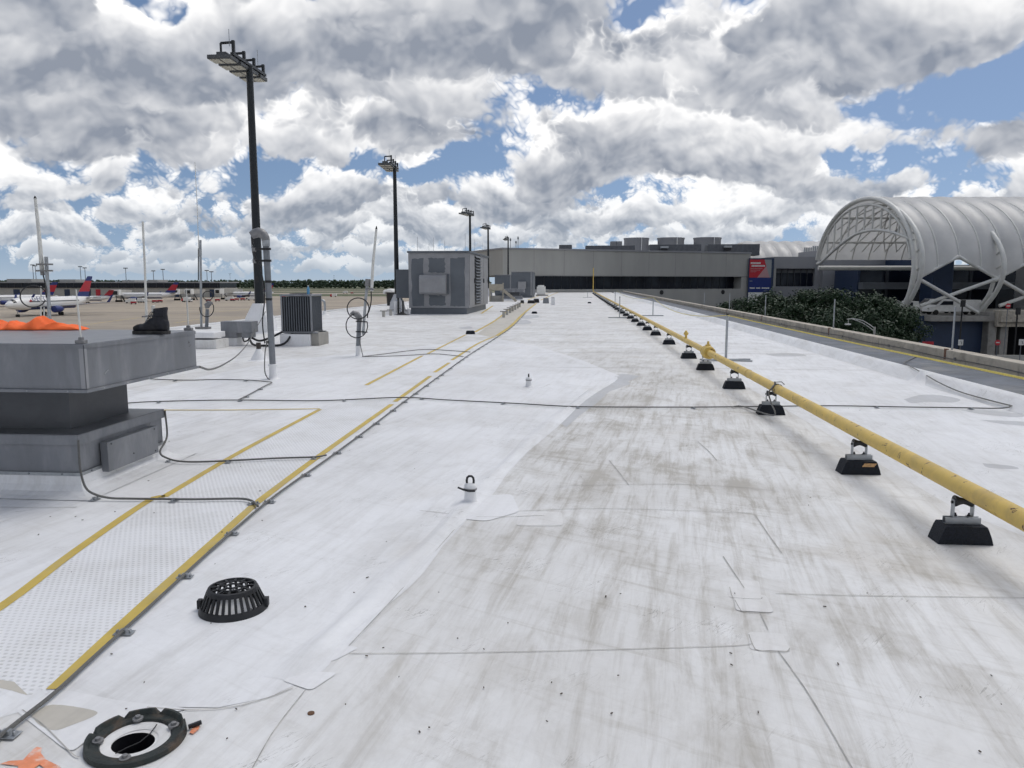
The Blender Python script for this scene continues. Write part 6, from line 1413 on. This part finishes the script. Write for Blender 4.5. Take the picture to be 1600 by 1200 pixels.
for x in (8.0, 9.6, 30, 50): ob('pier', MB().box(x, x + (1.1 if x < 12 else 1.6), 0.2, 2.4, 0, 6.2 if x > 9 else 7.4), M['concrete'], rd, bevel=0.06)
ob('cable_box', MB().cbox((10.5, -0.1, 6.9), 3.4, 2.0, 1.6), M['coping'], rd, bevel=0.1)
def make_van(label, p, L=5.4, col='white'):
    t = thing('van', label, 'van', p, sd, 'vehicles on the upper roadway')
    ob('body', MB().prism([(0, 0.45), (L, 0.45), (L, 2.05), (1.9, 2.1), (1.1, 1.35), (0.1, 1.05)], -0.95, 0.95, Matrix.Rotation(R(90), 4, 'X')), M[col], t, bevel=0.08)
    ob('side_window', MB().add([(1.45, -0.97, 1.38), (3.3, -0.97, 1.38), (3.3, -0.97, 1.9), (1.95, -0.97, 1.9)], [(0, 1, 2, 3)]), M['dark_glass'], t)
    ob('windscreen', MB().add([(1.12, -0.8, 1.4), (1.12, 0.8, 1.4), (1.84, 0.8, 2.04), (1.84, -0.8, 2.04)], [(0, 1, 2, 3)]), M['dark_glass'], t, loc=(-0.04, 0, 0.03))
    for x in (1.0, L - 1.0):
        for y in (-0.86, 0.86): ob('wheel', MB().tube([(x, y - 0.12, 0.36), (x, y + 0.12, 0.36)], 0.36, 14), M['tyre'], t)
    ob('headlight', MB().cbox((0.04, -0.7, 0.9), 0.12, 0.3, 0.16), M['lens'], t); return t
DZ = APZ + 6.9
make_van('front white van on the upper roadway', lat(57.6, 107.5, DZ), 7.2); make_van('rear white van half hidden behind the front one', lat(58.4, 112, DZ), 6.2); make_van('white car at the left end of the van row', lat(54.9, 113, DZ - 0.3), 4.2)
# lower road: barrier, asphalt, signs
lo = thing('road_barrier', 'pale concrete barrier along the lower road at right', 'barrier', lat(58, 93, APZ), sd)
for k in range(7): ob('barrier_segment', MB().prism([(-0.3, 0), (0.3, 0), (0.2, 0.4), (0.12, 2.6), (-0.12, 2.6), (-0.2, 0.4)], k * 6.0 - 6, k * 6.0 - 0.05, Matrix(((0, 0, 1, 0), (1, 0, 0, 0), (0, 1, 0, 0), (0, 0, 0, 1)))), M['concrete_light'], lo)
def road_sign(label, u, v, d, kind):
    q = lat(lx(u, d), d, APZ); zc = lz(v, d) - APZ
    t = thing('road_sign', label, 'sign', q, sd, 'road signs at the right')
    ob('post', MB().tube([(0, 0.05, 0), (0, 0.05, zc)], 0.05, 6), M['steel'], t)
    Rx = Matrix.Translation((0, 0, zc)) @ Matrix.Rotation(R(90), 4, 'X')
    if kind == 'round':
        ob('panel', MB().prism([(0.34 * math.cos(2 * math.pi * (i + .5) / 8) * 1.05, 0.34 * math.sin(2 * math.pi * (i + .5) / 8) * 1.05) for i in range(8)], 0, 0.03, Rx), M['sign_red'], t)
        ob('print_bar', MB().box(-0.22, 0.22, -0.05, -0.034, zc - 0.06, zc + 0.06), M['white'], t)
    elif kind == 'white':
        ob('panel', MB().box(-0.3, 0.3, -0.03, 0.0, zc - 0.35, zc + 0.35), M['white'], t); ob('arrow', MB().beam((0.1, -0.04, zc - 0.22), (0.1, -0.04, zc + 0.1), 0.09, 0.02).beam((0.12, -0.04, zc + 0.08), (-0.12, -0.04, zc + 0.14), 0.09, 0.02), M['black'], t)
    else: ob('panel', MB().box(-0.7, 0.7, -0.03, 0.0, zc - 0.2, zc + 0.2), M['sign_red'], t)
    return t
road_sign('red octagonal sign by the barrier under the deck', 1560, 534.5, 92, 'round'); road_sign('red octagonal sign high on the deck edge', 1571.5, 477.5, 101, 'round'); road_sign('white arrow sign before the blue wall', 1502, 534.5, 94, 'white'); road_sign('wide red sign before the blue wall', 1451, 535.5, 95, 'wide'); road_sign('small white arrow sign at the frame edge', 1597, 534, 90, 'white')
# signal post before the deck
for (u, v0, v1, lab) in ((1500.5, 470, 500, 'black signal post standing before the vans'), (1587, 482, 515, 'black signal post before the beige beam')):
    q = lat(lx(u, 100), 100, APZ); t = thing('signal_post', lab, 'signal post', q, sd, 'signal posts'); ob('post', MB().tube([(0, 0, 0), (0, 0, lz(v0, 100) - APZ)], 0.1, 8), M['black'], t); ob('head', MB().cbox((0, -0.1, lz(v0, 100) - APZ - 0.3), 0.5, 0.3, 0.9), M['black'], t)
# street lamp peeping over the parapet
q = lat(lx(1366, 62), 62, APZ); t = thing('street_lamp', 'white double-arm street lamp peeping above the parapet', 'street lamp', q, sd)
zt = lz(510, 62) - APZ; e = (lx(1322, 62) - lx(1366, 62), lz(498, 62) - APZ)
ob('post', MB().tube([(0, 0, 0), (0, 0, zt)], 0.11, 8, r1=0.09), M['concrete_light'], t)
ob('arm', MB().tube(smooth_path([(0, 0, zt - 0.35), (e[0] * 0.4, 0, e[1] - 0.35), (e[0] * 0.8, 0, e[1])], 5), 0.035, 6), M['white_steel'], t); ob('arm', MB().tube(smooth_path([(0, 0, zt - 0.1), (e[0] * 0.4, 0, e[1] - 0.16), (e[0] * 0.75, 0, e[1] + 0.02), (e[0], 0, e[1])], 5), 0.035, 6), M['white_steel'], t)
ob('lamp_head', MB().cbox((e[0] + 0.1, 0, e[1] - 0.42), 0.45, 0.22, 0.1), M['white'], t, bevel=0.03); ob('hanger', MB().tube([(e[0] + 0.15, 0, e[1] - 0.4), (e[0] + 0.12, 0, e[1])], 0.02, 5), M['white_steel'], t)

# ---- street trees in front of the wing
def make_tree(seed, H=10.5, Wd=4.6):
    rr = random.Random(seed)
    t = thing('street_tree', '', 'tree', (0, 0, APZ), 0, 'dark green trees beyond the parapet')
    tr = MB(); tr.tube([(0, 0, 0), (0.1, 0.05, H * 0.25), (0, 0.1, H * 0.5), (0.1, 0, H * 0.8)], [0.28, 0.22, 0.16, 0.06], 8)
    for k in range(9):
        a = rr.uniform(0, 6.28); z = H * rr.uniform(0.22, 0.6); r = Wd * rr.uniform(0.4, 0.8)
        tr.tube([(0, 0, z), (r * 0.5 * math.cos(a), r * 0.5 * math.sin(a), z + H * 0.12), (r * math.cos(a), r * math.sin(a), z + H * 0.22)], [0.11, 0.07, 0.03], 6)
    ob('trunk', tr, M['bark'], t, smooth=True)
    cl = []
    for k in range(60):
        a = rr.uniform(0, 6.28); zf = rr.uniform(0.22, 1.0); rad = Wd * math.sqrt(max(0.05, 1 - ((zf - 0.5) / 0.56) ** 2)) * rr.uniform(0.35, 1.0)
        cl.append((Vector((rad * math.cos(a), rad * math.sin(a), H * zf - 0.4)), rr.uniform(0.7, 1.5)))
    mb = MB()
    for (c, r) in cl:
        for i in range(230):
            d = Vector((rr.gauss(0, 1), rr.gauss(0, 1), rr.gauss(0, 1))).normalized() * r * rr.uniform(0.45, 1.05); p = c + d
            nn = (d.normalized() + Vector((rr.uniform(-.8, .8), rr.uniform(-.8, .8), rr.uniform(-.3, .9)))).normalized(); a = nn.orthogonal().normalized(); b2 = nn.cross(a); ang = rr.uniform(0, 6.28)
            u_ = a * math.cos(ang) + b2 * math.sin(ang); w_ = nn.cross(u_); s = rr.uniform(0.07, 0.14)
            mb.add([p - u_ * s * 1.5, p + w_ * s * 0.8, p + u_ * s * 1.5, p - w_ * s * 0.8], [(0, 1, 2, 3)])
    ob('crown', mb, M['leaf'], t); return t
protos = [make_tree(1), make_tree(2, 10.8, 4.9), make_tree(3, 10.0, 4.4)]
spots = [(1150, 98, 464, 'low leftmost tree before the grey wall'), (1188, 92, 457, 'tree under the banner'), (1224, 87, 450, 'tree just right of the banner foot'), (1262, 83, 448, 'tree before the left window bay'), (1302, 80, 446, 'tallest tree before the grey pilaster'), (1338, 84, 453, 'tree before the pale balcony wall'), (1372, 82, 461, 'tree before the navy column'), (1388, 88, 470, 'rightmost tree beside the blue wall'), (1330, 70, 474, 'near tree behind the street lamp'), (1250, 76, 470, 'near tree behind the second parapet post'), (1362, 74, 490, 'near tree left of the nearest parapet post'), (1180, 84, 474, 'near tree behind the third parapet post')]
for k, (u, d, v, lab) in enumerate(spots):
    top = lz(v, d) - APZ; pr_ = protos[k % 3]; hh = (10.5, 10.8, 10.0)[k % 3]
    q = lat(lx(u, d), d, APZ)
    o = pr_ if k < 3 else dup(pr_, q, R(57 * k), lab); o.location = q; o.rotation_euler = (0, 0, R(57 * k)); o['label'] = lab
    sc_ = top / (hh + 0.5); o.scale = (max(0.85, sc_), max(0.85, sc_), sc_)
